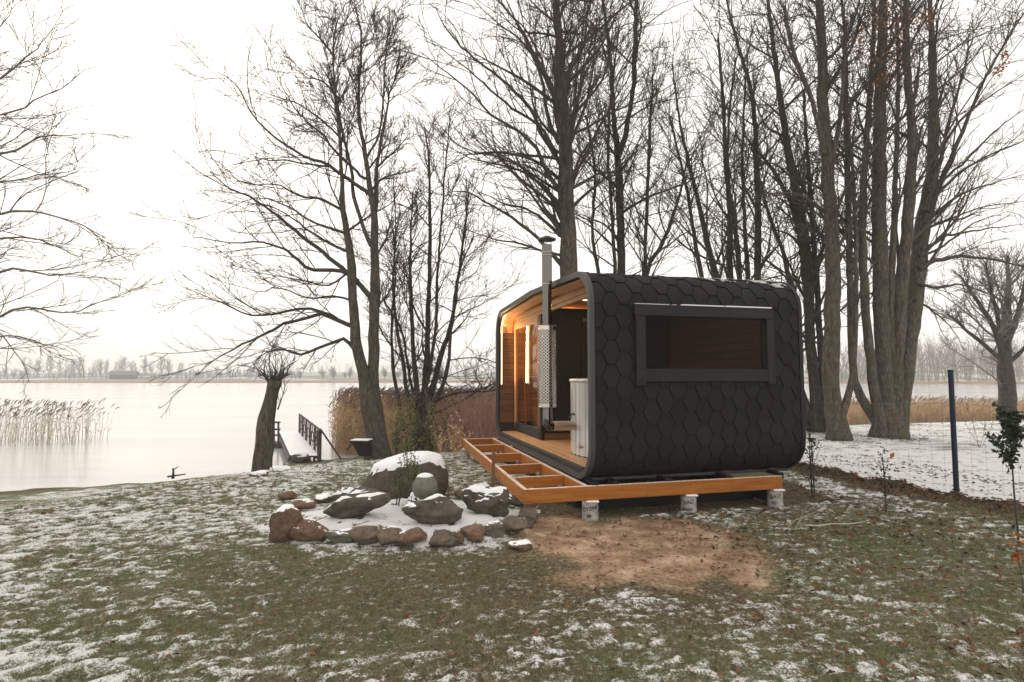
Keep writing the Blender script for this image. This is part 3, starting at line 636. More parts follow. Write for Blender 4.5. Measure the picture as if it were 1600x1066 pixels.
far_mass('far_scrub', 'grey scrub under the tree line on the far left shore', -40, 470, 200, 300, 420, 1.8, 4.2, M['twig_far'], 43, 'scrub')
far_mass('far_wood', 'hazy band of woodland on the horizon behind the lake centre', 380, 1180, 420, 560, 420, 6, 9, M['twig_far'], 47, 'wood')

# ------------------------------------------------------------------ reeds
def reeds(name, label, cx, cy, n_, hmin, hmax, mat, seed, plume=.7, w=.006, zbase=None, leaf=2):
    rng = np.random.default_rng(seed); x, y = cx, cy
    z = np.maximum(land(x, y), -.72); h = rng.uniform(hmin, hmax, n_); st = np.stack([x, y, z], 1)
    dr = unit(np.stack([rng.normal(size=n_)*.09+.03, rng.normal(size=n_)*.07, np.ones(n_)], 1))
    p, r = grow(rng, st, dr, h, np.full(n_, w), w*.5, 3, .035, 0); parts = [tubes(p, r, 3)]
    lv = []
    for k in range(leaf):
        t = rng.uniform(.25, .9, n_); b, d, _ = at(p, r, np.arange(n_), t); side = rng.normal(size=(n_, 3)); side[:, 2] = 0; side = unit(side)
        L_ = rng.uniform(.12, .35, n_)[:, None]; nd = unit(side*.7+np.array([0, 0, .6])); up_ = np.array([0, 0, 1.])
        mid = b+nd*L_*.55; tip = mid+unit(side+up_*-.15)*L_*.5; c = np.cross(nd, side+.01); c = unit(np.cross(nd, np.array([.2, 1, .1])))*w*1.4
        v = np.stack([b-c, b+c, mid+c, mid-c], 1); v2 = np.stack([mid-c, mid+c, tip+c*.1, tip-c*.1], 1)
        lv += [(v.reshape(-1, 3), np.arange(n_*4).reshape(-1, 4)), (v2.reshape(-1, 3), np.arange(n_*4).reshape(-1, 4))]
    o = obj(name, np_mesh(*join(parts+lv), name), mat, label=label, cat='reeds', kind='stuff')
    k = np.nonzero(rng.random(n_) < plume)[0]; tip = p[k, -1]; d = unit(p[k, -1]-p[k, -2]+np.array([.25, 0, 0])*rng.uniform(.2, 1, (len(k), 1)))
    pl = np.stack([tip, tip+d*.06, tip+unit(d+[.2, 0, -.1])*.13, tip+unit(d+[.35, 0, -.3])*.19], 1)
    rad = np.tile(np.array([[.004, .014, .012, .002]]), (len(k), 1))*rng.uniform(.7, 1.3, (len(k), 1))
    obj('plumes', np_mesh(*tubes(pl, rad, 4), 'plumes'), M['plume'], o, kind='stuff')
def scatter(rng, n_, poly_px):
    pass
r_ = np.random.default_rng(51)
n_ = 5200; x = r_.uniform(-5.5, 1.5, n_); y = np.interp(x, [-5.5, -4.9, -3.3, 0, 1.5], [16.8, 15.6, 15.0, 17.2, 18.2])+r_.uniform(0, 1, n_)**1.3*3.2
keep = r_.random(n_) < sstep(-5.6, -4.9, x+.15*(y-16)); x, y = x[keep], y[keep]
reeds('reed_bed', 'dense tan reed bed with dark plumes behind the jetty and shore trees', x, y, len(x), 1.15, 1.75, M['reed'], 52, .75)
n_ = 420; x = r_.uniform(-19, -13.9, n_); y = r_.uniform(17.2, 19.2, n_)
reeds('sparse_reeds', 'sparse pale reeds standing in the water at the left edge', x, y, n_, .8, 1.35, M['reed_pale'], 53, .9, .006, leaf=1)
n_ = 5200; x = r_.uniform(9, 26, n_); y = np.interp(x, SHORE[:, 0], SHORE[:, 1])+r_.uniform(-.4, 2.8, n_)
reeds('reed_bed', 'low golden reed strip beyond the snow at the right, behind the dark fence post', x, y, n_, .65, 1.1, M['reed'], 54, .3, .009)
n_ = 900; x = r_.uniform(1.5, 9, n_); y = np.interp(x, SHORE[:, 0], SHORE[:, 1])+r_.uniform(-.2, 2, n_)
reeds('reed_bed', 'reeds on the shore directly behind the cabin', x, y, n_, .9, 1.3, M['reed'], 55, .5, .008)
# reddish osier bushes next to the cabin's far side
for i, (px, py, d, lab) in enumerate([(706, 690, 14.6, 'reddish leafless osier bush nearest the many-stemmed tree'), (738, 692, 14.0, 'reddish leafless osier bush in the middle of the row'), (768, 694, 13.4, 'reddish leafless osier bush touching the cabin corner'), (752, 680, 15.6, 'reddish leafless osier bush at the back of the row')]):
    rng = np.random.default_rng(60+i); b = P(px, py, d); z0 = zl(b[0], d); t = empty('osier_bush', (b[0], d, z0-.05), label=lab, cat='bush', group='red osier bushes')
    n_ = 70; st = rng.normal(size=(n_, 3))*[.22, .2, 0]; dr = unit(np.stack([rng.normal(size=n_)*.32, rng.normal(size=n_)*.28, np.ones(n_)], 1))
    p, r = grow(rng, st, dr, rng.uniform(.7, 1.45, n_), np.full(n_, .008), .004, 6, .05, .03)
    obj('stems', np_mesh(*tubes(p, r, 4), 'stems'), M['osier'], t, kind='stuff')
    a, d_, l, q_ = branch_off(rng, p, r, 8, .3, (.3, .7), .4, .7, up=.2); pts, rad = grow(rng, a, d_, l, np.full(len(l), .005), .003, 3, .08, .05)
    obj('twigs', np_mesh(*tubes(pts, rad, 3), 'twigs'), M['osier'], t, kind='stuff')

# ------------------------------------------------------------------ the cabin (local x = into depth of the side wall, y = along the open front, z up)
TH = .252; CB = Vector((.871, 5.908, .37)); CW, CD, CH, CR, CG = 4.53, 2.64, 2.3, .38, .064
def cw(x, y, z): return CB+Vector((cos(TH)*x-sin(TH)*y, sin(TH)*x+cos(TH)*y, z))
cabin = empty('sauna_cabin', CB, TH, label='black hexagon-shingled rounded sauna cabin with open glowing terrace front', cat='cabin')
def prof_pts(off=0.0, step=.07, extra=()):
    """closed outline, offset outwards by off; starts bottom centre, goes to the near side (y=0), up, over the low gable, down the far side"""
    a, b, c, d = -off, CW+off, -off, CH+off; r = CR+off; out = []
    def seg(p, q, n_):
        for i in range(n_): t = i/n_; out.append((p[0]+(q[0]-p[0])*t, p[1]+(q[1]-p[1])*t))
    def arc(cx_, cz, a0, a1, n_):
        for i in range(n_): t = a0+(a1-a0)*i/n_; out.append((cx_+r*cos(t), cz+r*sin(t)))
    seg((CW/2, c), (CR, c), 6); arc(CR, CR, 1.5*pi, pi, 9)
    zz = [CR, 1.2, 1.79, CH-CR]
    for z0, z1 in zip(zz, zz[1:]): seg((a, z0), (a, z1), 2)
    arc(CR, CH-CR, pi, .5*pi, 9); seg((CR, d), (CW/2, d+CG), 8); seg((CW/2, d+CG), (CW-CR, d), 8)
    arc(CW-CR, CH-CR, .5*pi, 0, 9); seg((b, CH-CR), (b, CR), 6); arc(CW-CR, CR, 0, -.5*pi, 9); seg((CW-CR, c), (CW/2, c), 6)
    return out
def skin(off, xs_, skip=None):
    pr_ = prof_pts(off); n_ = len(pr_); v = []; f = []
    for x in xs_: v += [(x, y, z) for y, z in pr_]
    for i in range(len(xs_)-1):
        for j in range(n_):
            k = (j+1) % n_
            if skip and abs(pr_[j][0]+off) < .001 and abs(pr_[k][0]+off) < .001 and 1.19 < (pr_[j][1]+pr_[k][1])/2 < 1.80 and i == skip: continue
            f.append((i*n_+j, i*n_+k, (i+1)*n_+k, (i+1)*n_+j))
    return v, f
v1, f1_ = skin(0, (0.012, .60, 2.165, CD-.012), 1); v2, f2_ = skin(-.07, (0.012, .60, 2.165, CD-.012), 1)
obj('shell', mesh_from(v1, f1_, smooth=False), M['skin'], cabin)
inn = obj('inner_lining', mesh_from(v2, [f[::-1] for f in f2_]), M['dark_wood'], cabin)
def ring(name, mat, x0, x1, o0, o1):
    a = prof_pts(o1); b = prof_pts(o0); n_ = len(a); v = []; f = []
    for x in (x0, x1): v += [(x, y, z) for y, z in a]; v += [(x, y, z) for y, z in b]
    for j in range(n_):
        k = (j+1) % n_
        f += [(j, n_+j, n_+k, k), (2*n_+j, 2*n_+k, 3*n_+k, 3*n_+j), (j, k, 2*n_+k, 2*n_+j), (n_+j, 3*n_+j, 3*n_+k, n_+k)]
    return MBv(v, f).build(name, mat, cabin, smooth=True)
def MBv(v, f): m_ = MB(); m_.v = v; m_.f = f; return m_
ring('front_trim', M['trim'], -.045, .011, -.046, .019)
ring('rear_trim', M['black_paint'], CD-.011, CD+.04, -.05, .02)
back = obj('rear_wall', mesh_from([(CD-.03, y, z) for y, z in prof_pts(-.04)], [tuple(range(len(prof_pts())))]), M['black_paint'], cabin)
# hexagon shingles: arc length along the outline, s = 0 where the near bottom curve starts
AL = .5*pi*CR
def on(s, o):
    if s < 0: return (CR-s, -o)
    if s < AL: t = s/CR; return (CR-(CR+o)*sin(t), CR-(CR+o)*cos(t))
    s -= AL; hh = CH-2*CR
    if s < hh: return (-o, CR+s)
    s -= hh
    if s < AL: t = s/CR; return (CR-(CR+o)*cos(t), CH-CR+(CR+o)*sin(t))
    s -= AL; return (CR+s, CH+o+CG*s/(CW/2-CR))
PER = .262; COLW = .1605; FLAT = .10; FULL = 2*COLW-FLAT
WIN = (.597, 2.168, 1.195, 1.795)
def clip_poly(poly, ax, val, keep_less):
    out = []
    for i in range(len(poly)):
        p, q_ = poly[i], poly[(i+1) % len(poly)]
        a = (p[ax] <= val) == keep_less or p[ax] == val; b = (q_[ax] <= val) == keep_less or q_[ax] == val
        if a: out.append(p)
        if a != b: t = (val-p[ax])/(q_[ax]-p[ax]); out.append((p[0]+(q_[0]-p[0])*t, p[1]+(q_[1]-p[1])*t))
    return out
def shingle_mesh(s0, xc, xlo, xhi, rect=None):
    g = .0052; hw, hf, hh = FULL/2-g, FLAT/2-g*.6, PER/2-g
    rows = [-1, -.66, -.33, 0, .33, .66, 1]; poly = []
    L_ = [(-(hf+(hw-hf)*(1-abs(r))), r*hh) for r in rows]; R_ = [(-x, s) for x, s in L_][::-1]
    poly = [(x+xc, s) for x, s in L_+R_]
    if xlo is not None and xc-hw < xlo: poly = clip_poly(poly, 0, xlo, False)
    if xhi is not None and xc+hw > xhi: poly = clip_poly(poly, 0, xhi, True)
    zc = s0-AL+CR
    if rect:
        poly = clip_poly(poly, rect[0], rect[1], rect[2])
    if len(poly) < 3: return None
    # slice into strips so it bends round the corner
    bm = bmesh.new(); cuts = [r*hh for r in rows]
    for a, b in zip(cuts, cuts[1:]):
        pp = clip_poly(clip_poly(poly, 1, a, False), 1, b, True)
        pp = [p for i, p in enumerate(pp) if (abs(p[0]-pp[i-1][0])+abs(p[1]-pp[i-1][1])) > 1e-6]
        if len(pp) < 3: continue
        vs = []
        for x, s in pp:
            t = (s+hh)/(2*hh); o = .0165-.0115*t; y, z = on(s0+s, o); vs.append(bm.verts.new((x-(xc if rect is None and xlo is None and xhi is None else 0), y, z)))
        bm.faces.new(vs)
    bmesh.ops.remove_doubles(bm, verts=bm.verts, dist=1e-5)
    bd = [e for e in bm.edges if e.is_boundary]
    r = bmesh.ops.extrude_edge_only(bm, edges=bd)
    for v_ in [e for e in r['geom'] if isinstance(e, bmesh.types.BMVert)]:
        # push the rim back to the shell along the outline normal
        y, z = v_.co.y, v_.co.z
        cy = min(max(y, CR), CW-CR); cz = min(max(z, CR), CH-CR)
        if y < CR or True:
            dy, dz = y-cy, z-cz; l_ = math.hypot(dy, dz)
            if l_ > 1e-6: v_.co.y -= dy/l_*.016; v_.co.z -= dz/l_*.016
    bmesh.ops.recalc_face_normals(bm, faces=bm.faces)
    me = bpy.data.meshes.new('shingle'); bm.to_mesh(me); bm.free(); return me
cache = {}; LEN = 2*AL+CH-2*CR
ncol = int(CD/COLW)+2
for c in range(ncol):
    xc = .045+c*COLW; k = 0; s = -.10+(PER/2 if c % 2 else 0)
    while s < LEN+.25:
        sh = s; s += PER
        hw = FULL/2; xlo = .0125 if xc-hw < .0125 else None; xhi = CD-.0125 if xc+hw > CD-.0125 else None
        if xc-hw > CD-.02: continue
        zc = sh-AL+CR; rect = None
        if AL-.1 < sh < AL+CH-2*CR+.1:
            x0, x1, z0, z1 = WIN
            if xc+hw > x0 and xc-hw < x1 and zc+PER/2 > z0 and zc-PER/2 < z1:
                ds = [(x0-xc, (0, x0, True)), (xc-x1, (0, x1, False)), (z0-zc, (1, z0-zc, True)), (zc-z1, (1, z1-zc, False))]
                dm, rect = max(ds, key=lambda t: t[0])
                if dm < -.09: continue
        key = (c % 2, round(sh, 3)) if rect is None and xlo is None and xhi is None else None
        if key and key in cache: me = cache[key]
        else:
            me = shingle_mesh(sh, xc, xlo, xhi, rect)
            if key: cache[key] = me
        if me is None or not len(me.polygons): continue
        obj('shingle', me, M['shingle'], cabin, loc=(xc if key else 0, 0, 0))
# roof beyond: one joined sheet of the same shingles
# window: four boards, pane, snow on the top board
def bd(name, mat, *a, **k): return box(name, M[mat], cabin, *a, **k)
bd('window_board', 'black_paint', .469, 2.245, -.05, -.012, 1.79, 1.915); bd('window_board', 'black_paint', .585, 2.16, -.046, -.012, 1.062, 1.20)
bd('window_board', 'black_paint', .485, .602, -.048, -.012, 1.02, 1.788); bd('window_board', 'black_paint', 2.162, 2.262, -.048, -.012, 1.03, 1.788)
wf = bd('window_frame', 'black_paint', .597, 2.168, -.006, .05, 1.19, 1.208); 
bd('window_frame', 'black_paint', .597, 2.168, -.006, .05, 1.782, 1.80); bd('window_frame', 'black_paint', .597, .612, -.006, .05, 1.209, 1.781); bd('window_frame', 'black_paint', 2.153, 2.168, -.006, .05, 1.209, 1.781)
box('window_pane', M['glass_side'], cabin, .613, 2.152, .01, .018, 1.209, 1.781, bevel=0)
sm_ = MB()
for x0, x1, h in ((.48, .9, .006), (.93, .99, .005), (1.05, 1.6, .012), (1.62, 2.235, .014)): sm_.box(x0, x1, -.048, -.016, 1.914, 1.915+h)
sm_.build('snow_strip', M['snow'], cabin, bevel=.003)
# snow and frost lying on the upper curve of the roof
rng = np.random.default_rng(77); sv_, sf_ = [], []
gx, gs = np.linspace(.25, 2.6, 110), np.linspace(AL+CH-2*CR+.27, LEN+.3, 34)
amt = np.zeros((len(gs), len(gx)))
for j, s_ in enumerate(gs):
    for i, x_ in enumerate(gx):
        lim = .44+.10*sstep(.3, 1.3, x_)+.28*sstep(1.2, 1.7, x_)+.28*(fbm(np.array([x_*4]), np.array([s_*4+5]), 3)[0]-.5)*2*.5
        amt[j, i] = (s_-(AL+CH-2*CR)) > (1.12-lim*.98) and fbm(np.array([x_*9+4]), np.array([s_*9]), 3)[0] > .38
        y, z = on(s_, .0175+.004*fbm(np.array([x_*20]), np.array([s_*20]), 2)[0]); sv_.append((x_, y, z))
for j in range(len(gs)-1):
    for i in range(len(gx)-1):
        if amt[j, i] and amt[j+1, i] and amt[j, i+1]: b = j*len(gx)+i; sf_.append((b, b+1, b+len(gx)+1, b+len(gx)))
n = N('thin_frost'); M['frost'] = n.base(n.ramp(n.noise(n.coord(), 40, 4), (.35, (.26, .26, .25)), (.65, (.55, .55, .53))), .8, 0, .2)
obj('roof_snow', mesh_from(sv_, sf_, smooth=True), M['frost'], cabin)
# floor, fascia, ceiling, walls inside
for i in range(21):
    bd('floor_board', 'pine_y', .025+i*.12, .025+i*.12+.116, .22, CW-.22, .092, .12, bevel=.003)
bd('fascia', 'grey_wood', -.03, .022, .27, CW-.27, -.015, .108)
top = [p for p in prof_pts(-.058)]; i0 = next(i for i, p in enumerate(top) if p[1] > 1.85); i1 = max(i for i, p in enumerate(top) if p[1] > 1.9)
arcp = top[i0:i1+1]; t2 = prof_pts(-.076)[i0:i1+1]
cme = None
for i in range(21):
    v = []; n_ = len(arcp)
    for x in (.002, .114):
        v += [(x, y, z) for y, z in arcp]+[(x, y, z) for y, z in t2]
    f = []
    for j in range(n_-1): f += [(n_+j, n_+j+1, 3*n_+j+1, 3*n_+j), (j, j+1, n_+j+1, n_+j), (2*n_+j, 3*n_+j, 3*n_+j+1, 2*n_+j+1)]
    if cme is None: cme = mesh_from(v, f)
    obj('ceiling_plank', cme, M['pine_y'], cabin, loc=(.02+i*.12, 0, 0))
pm = None
for i in range(16):                                    # far wall
    z = .125+i*.112
    if z > 1.85: break
    bd('wall_plank', 'brown_x', .02, .28, CW-.088, CW-.072, z, z+.107, bevel=.003); bd('wall_plank', 'pine_x', .34, 2.54, CW-.088, CW-.072, z, z+.107, bevel=.003)
for i in range(19):                                    # back wall, boards running along the front
    z = .125+i*.112
    if z > 2.2: break
    y0_ = .12 if z < 1.9 else .30
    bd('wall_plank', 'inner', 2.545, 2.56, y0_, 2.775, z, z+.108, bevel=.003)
    bd('wall_plank', 'pine_y', 2.545, 2.56, 2.85, CW-y0_+.02, z, z+.108, bevel=.003)
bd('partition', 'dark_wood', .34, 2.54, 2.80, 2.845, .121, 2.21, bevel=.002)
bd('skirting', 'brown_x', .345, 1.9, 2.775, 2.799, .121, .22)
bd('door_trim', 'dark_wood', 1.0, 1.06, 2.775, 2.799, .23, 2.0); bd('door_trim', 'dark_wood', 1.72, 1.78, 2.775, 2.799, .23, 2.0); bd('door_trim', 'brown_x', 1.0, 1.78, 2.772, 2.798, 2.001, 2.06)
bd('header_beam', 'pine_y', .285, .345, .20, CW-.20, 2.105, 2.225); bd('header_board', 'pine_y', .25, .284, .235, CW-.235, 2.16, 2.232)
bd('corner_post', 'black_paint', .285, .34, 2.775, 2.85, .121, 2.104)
# glass front of the sauna room
ds_ = empty('glass_front', (0, 0, 0)); ds_.parent = cabin
def gf(name, mat, *a, **k): return box(name, M[mat], ds_, *a, **k)
gf('stile', 'pine_x', .285, .335, 4.36, 4.44, .122, 2.103); gf('stile', 'brown_x', .285, .335, 2.852, 2.965, .30, 2.103); gf('top_rail', 'pine_y', .286, .336, 2.966, 4.359, 1.985, 2.103)
gf('bottom_rail', 'grey_wood', .280, .336, 2.852, 4.359, .122, .285)
box('pane', M['glass_door'], ds_, .305, .313, 2.966, 4.359, .286, 1.984, bevel=0)
# benches seen through the glass
bn = empty('sauna_bench', (0, 0, 0)); bn.parent = cabin
for k in range(6): box('slat', M['pine_x'], bn, .42, 1.5, 4.20, 4.225, .69+k*.065, .69+k*.065+.036, bevel=.003)
for k in range(7): box('slat', M['pine_x'], bn, .60, 1.2, 4.12, 4.145, .19+k*.06, .19+k*.06+.032, bevel=.003)
for k in range(5): box('seat_board', M['pine_y'], bn, .44+k*.11, .53+k*.11, 2.95, 4.40, 1.09, 1.12, bevel=.003)
for x_ in (.43, 1.45): box('bench_leg', M['pine_y'], bn, x_, x_+.04, 4.226, 4.27, .121, 1.089, bevel=.003)

# warm strips of light
lp = [p for p in prof_pts(-.085) if p[0] > 3.7 and p[1] > .95]
seg_ = [(.045, y, z) for y, z in lp if z > .95 and (y > CW-.42)]
MB().tube(seg_+[(.045, CW-.085, .97)], .008, 6).build('led_strip', M['led'], cabin)
MB().box(.38, 1.9, 1.86, 1.89, 2.212, 2.226).build('led_strip', M['led'], cabin)
def area(name, loc, sx, sy, e, d, col=(1, .62, .28)):
    a = bpy.data.lights.new(name, 'AREA'); a.shape = 'RECTANGLE'; a.size = sx; a.size_y = sy; a.energy = e; a.color = col
    o = bpy.data.objects.new(name, a); COL.objects.link(o); o.parent = cabin; o.location = loc
    o.rotation_euler = Vector(d).to_track_quat('-Z', 'Y').to_euler(); return o
area('strip_glow', (.09, CW-.13, 1.6), .02, 1.2, 10, (.5, -1, .05))
area('ceiling_glow', (1.1, 1.875, 2.195), 1.4, .03, 4.5, (0, 0, -1))
area('sauna_glow', (1.0, 2.95, 1.5), .3, 1.2, 14, (-.35, 1, -.1))
MB().box(.9, 1.5, 2.87, 2.885, .95, 2.0).build('lamp_panel', M['led2'], cabin)
# dark runners under the shell and bottom trim
for x in (.03, .26, .90, 1.66, 2.36):
    bd('runner', 'black_paint', x-.035, x+.035, .10, CW-.1, -.04, -.003)
    bd('runner_end', 'black_paint', x-.04, x+.04, .03, .098, -.075, -.004)
bd('shade_board', 'black_paint', .12, 2.28, .42, .445, -.40, -.19); bd('shade_board', 'black_paint', -.02, .0, .5, CW-.1, -.40, -.19); bd('shade_board', 'black_paint', 2.30, 2.33, .15, CW-.2, -.37, -.19); bd('shade_board', 'black_paint', -.02, 2.29, CW-.02, CW+.01, -.40, -.19)  # added black boards: keep light out and stand in for the shade underneath
bd('bottom_trim', 'trim', .015, CD-.01, .235, .262, -.030, .004)

# ------------------------------------------------------------------ timber frame in front
dk = empty('deck_frame', CB, TH, label='orange timber deck frame with open joist bays in front of the cabin', cat='deck frame')
def beam(name, p0, p1, w, z0, z1, mat, frost=True):
    p0, p1 = Vector((*p0, 0)), Vector((*p1, 0)); d = (p1-p0).normalized(); s = Vector((-d.y, d.x, 0))*w/2
    def mk(z0, z1, s, e=0):
        v = [p0-s+d*e, p0+s+d*e, p1+s-d*e, p1-s-d*e]; m_ = MB(); m_.v = [Vector((a.x, a.y, z)) for z in (z0, z1) for a in v]
        m_.f = [(0, 1, 2, 3), (7, 6, 5, 4), (0, 4, 5, 1), (1, 5, 6, 2), (2, 6, 7, 3), (3, 7, 4, 0)]; return m_
    b = mk(z0, z1, s).build(name, M[mat], dk, bevel=.004)
    if frost: mk(z1+.001, z1+.006, s*.86, .006).build('frost', M['frostw'], b, bevel=.002)
    return b
n = N('frosty_wood'); M['frostw'] = n.base(n.ramp(n.noise(n.coord(), 35, 5), (.35, (.62, .36, .20)), (.62, (.80, .74, .68))), .8)
Z0, Z1 = -.185, -.042
def outx(u): return -.75+.13*u/4.65
beam('beam', (-.775, .03), (2.36, .03), .048, Z0, Z1, 'orange_x')
beam('beam', (outx(0), .056), (outx(4.65), 4.62), .048, Z0, Z1, 'orange_y')
beam('beam', (-.07, .056), (-.07, 4.62), .048, Z0, Z1, 'orange_y')
beam('beam', (outx(4.65)-.03, 4.645), (2.3, 4.645), .048, Z0, Z1, 'orange_x')
for u in (.72, 1.6, 2.64, 3.72):
    beam('joist', (outx(u)+.027, u), (-.096, u), .045, Z0+.02, Z1-.004, 'orange_x')
    box('bracket', M['wrap'], dk, -.17, -.125, u-.06, u-.024, Z0-.005, Z0+.04)
for u in (1.55, 3.1): beam('beam', (-.04, u), (2.36, u), .048, Z0, Z1, 'orange_x', frost=False)

for x_ in (-.60, -.10, .62, 1.14, 1.68, 2.28):
    for z_ in (-.075, -.15): MB().tube([(x_, .0065, z_), (x_, .002, z_)], .0045, 8).build('screw', M['print'], dk)

# blocks that carry it
def text_bent(parent, txt, size, zc, rad, ang, tilt=0):
    cu = bpy.data.curves.new('lettering', 'FONT'); cu.body = txt; cu.size = size; cu.align_x = 'CENTER'; cu.align_y = 'CENTER'; cu.offset = .0006
    t = bpy.data.objects.new('lettering', cu); COL.objects.link(t)
    dg = bpy.context.evaluated_depsgraph_get(); me = bpy.data.meshes.new_from_object(t.evaluated_get(dg)); bpy.data.objects.remove(t)
    for v_ in me.vertices:
        a = v_.co.x/rad; z = zc+v_.co.y+v_.co.x*tilt; v_.co = Vector((rad*cos(ang+a), rad*sin(ang+a), z))
    obj('lettering', me, M['print'], parent)
for i, (x, u, top, lab, t1, t2_) in enumerate([(-.02, .07, True, 'printed foundation block under the near corner of the deck frame', 'OYENE', '80'), (1.16, .07, True, 'printed foundation block under the middle of the side beam', 'BAU', '08mm'), (2.30, .07, True, 'printed foundation block under the rear end of the side beam', 'BAU', '80'),
                                               (-.62, 4.5, False, 'printed foundation block under the far outer corner of the deck frame', 'BAU', '80'), (1.2, 2.6, False, 'printed foundation block in the dark beneath the cabin', 'BAU', '80')]):
    w = cw(x, u, 0); g = zl(w.x, w.y); zt = CB.z+Z0-.001
    t = empty('foundation_block', (w.x, w.y, g-.03), 0, label=lab, cat='block', group='foundation blocks')
    h = zt-(g-.03)-.024; rng = np.random.default_rng(i)
    v = []; f = []; K = 28; zs = np.linspace(0, h, 7)
    for z in zs:
        for j in range(K):
            a = 2*pi*j/K; r = .085*(1+.03*mnoise.noise(Vector((cos(a)*2, sin(a)*2, z*9+i)))+.05*(1-z/h)**2); v.append((r*cos(a), r*sin(a), z))
    for a_ in range(6):
        for j in range(K): f.append((a_*K+j, a_*K+(j+1) % K, (a_+1)*K+(j+1) % K, (a_+1)*K+j))
    f.append(tuple(range(6*K, 7*K)))
    obj('wrapped_body', mesh_from(v, f, smooth=True), M['wrap'], t)
    MB().box(-.055, .085, -.092, .05, h+.003, h+.023).build('cap', M['snow'], t, bevel=.008)
    if top:
        av = math.atan2(-w.y, -w.x)
        text_bent(t, t1, .058, h-.06, .0905, av, .22); text_bent(t, t2_, .05, h-.135, .092, av-.15, .1)

# ------------------------------------------------------------------ hot tub with its flue
tb = empty('hot_tub', cw(1.0, 1.1, .121), TH, label='pale upright-stave hot tub with steel flue on the cabin terrace', cat='hot tub')
R_, TH_ = .79, .965
K = 40
for k in range(K):
    a0, a1 = 2*pi*k/K+.004, 2*pi*(k+1)/K-.004; v = []
    for z in (.0, TH_-.03):
        for r, a in ((R_, a0), (R_+.006, (a0+a1)/2), (R_, a1), (R_-.03, a1), (R_-.03, a0)): v.append((r*cos(a), r*sin(a), z))
    obj('stave', mesh_from(v, [(0, 1, 6, 5), (1, 2, 7, 6), (2, 3, 8, 7), (4, 0, 5, 9), (3, 4, 9, 8)]), M['clad'], tb) if k == 0 else None
    if k == 0: st_me = tb.children[0].data
    else: obj('stave', st_me, M['clad'], tb, rot=(0, 0, 2*pi*k/K))
def torus(name, mat, parent, R, r, z, n1=48, n2=8, sx=1.0):
    v = []; f = []
    for i in range(n1):
        a = 2*pi*i/n1
        for j in range(n2): b = 2*pi*j/n2; v.append(((R+r*sx*cos(b))*cos(a), (R+r*sx*cos(b))*sin(a), z+r*sin(b)))
    for i in range(n1):
        for j in range(n2): f.append((i*n2+j, ((i+1) % n1)*n2+j, ((i+1) % n1)*n2+(j+1) % n2, i*n2+(j+1) % n2))
    return obj(name, mesh_from(v, f, smooth=True), mat, parent)
torus('rim', M['clad'], tb, R_-.005, .026, TH_-.02, sx=1.2); torus('base_hoop', M['print'], tb, R_, .008, .012)
obj('water', mesh_from([((R_-.04)*cos(a), (R_-.04)*sin(a), .85) for a in np.linspace(0, 2*pi, 40)[:-1]], [tuple(range(39))]), M['glass_side'], tb)
# flue: local coordinates of the tub (cabin x-1.0, y-1.1)
fx_, fy_ = -.15-1.0, 1.12-1.1; zo = .121
pts = [(fx_, fy_, .46-zo+.03)]+[(fx_, fy_, z-zo) for z in (.62, .75)]
MB().tube([(-.70, -.02, .50-zo), (fx_+.05, fy_, .50-zo)], .060, 20).build('outlet_pipe', M['steel_warm_lit'], tb, smooth=True)
MB().tube([(fx_+.10, fy_, .50-zo), (fx_+.03, fy_, .50-zo), (fx_, fy_, .54-zo), (fx_, fy_, .60-zo), (fx_, fy_, .72-zo)], [.061, .064, .07, .066, .062], 20).build('elbow', M['steel'], tb, smooth=True)
MB().tube([(fx_, fy_, .70-zo), (fx_, fy_, 2.30-zo)], .058, 24).build('flue_pipe', M['steel'], tb, smooth=True)
MB().tube([(fx_, fy_, 2.28-zo), (fx_, fy_, 2.80-zo)], .064, 24).build('flue_pipe', M['steel'], tb, smooth=True)
for z, r in ((2.29, .066), (2.70, .067), (2.66, .067), (.74, .11), (1.755, .11)):
    torus('pipe_band', M['steel_bright'], tb, r, .005, 0, 32, 6).location = (fx_, fy_, z-zo)
MB().tube([(fx_, fy_, 2.86-zo), (fx_, fy_, 2.875-zo), (fx_, fy_, 2.92-zo)], [.115, .12, .01], 24).build('rain_cap', M['leaf_dry'] if False else M['steel'], tb, smooth=True)
for a in (0, 2.1, 4.2): MB().tube([(fx_+.055*cos(a), fy_+.055*sin(a), 2.79-zo), (fx_+.06*cos(a), fy_+.06*sin(a), 2.87-zo)], .005, 5).build('cap_strut', M['steel'], tb)
# perforated guard: an open diamond lattice between two plain collars
z0, z1 = .745-zo, 1.75-zo; v = []; f = []; NH, NS, RG = 15, 54, .110
for sg in (1, -1):
    for h_ in range(NH):
        b_ = len(v)
        for i in range(NS+1):
            z = z0+.03+(z1-z0-.07)*i/NS; a = 2*pi*h_/NH+sg*2*pi*1.55*i/NS; w_ = .0075
            for e in (-1, 1): v.append(((RG+.001*sg)*cos(a+e*w_/RG), (RG+.001*sg)*sin(a+e*w_/RG), z))
        for i in range(NS): f.append((b_+2*i, b_+2*i+1, b_+2*i+3, b_+2*i+2))
obj('heat_guard', mesh_from(v, f), M['steel_bright'], tb, loc=(fx_, fy_, 0), kind='stuff')
for za, zb in ((z0, z0+.034), (z1-.045, z1)): MB().tube([(fx_, fy_, za), (fx_, fy_, zb)], .111, 28, False).build('guard_collar', M['steel_bright'], tb, smooth=True)

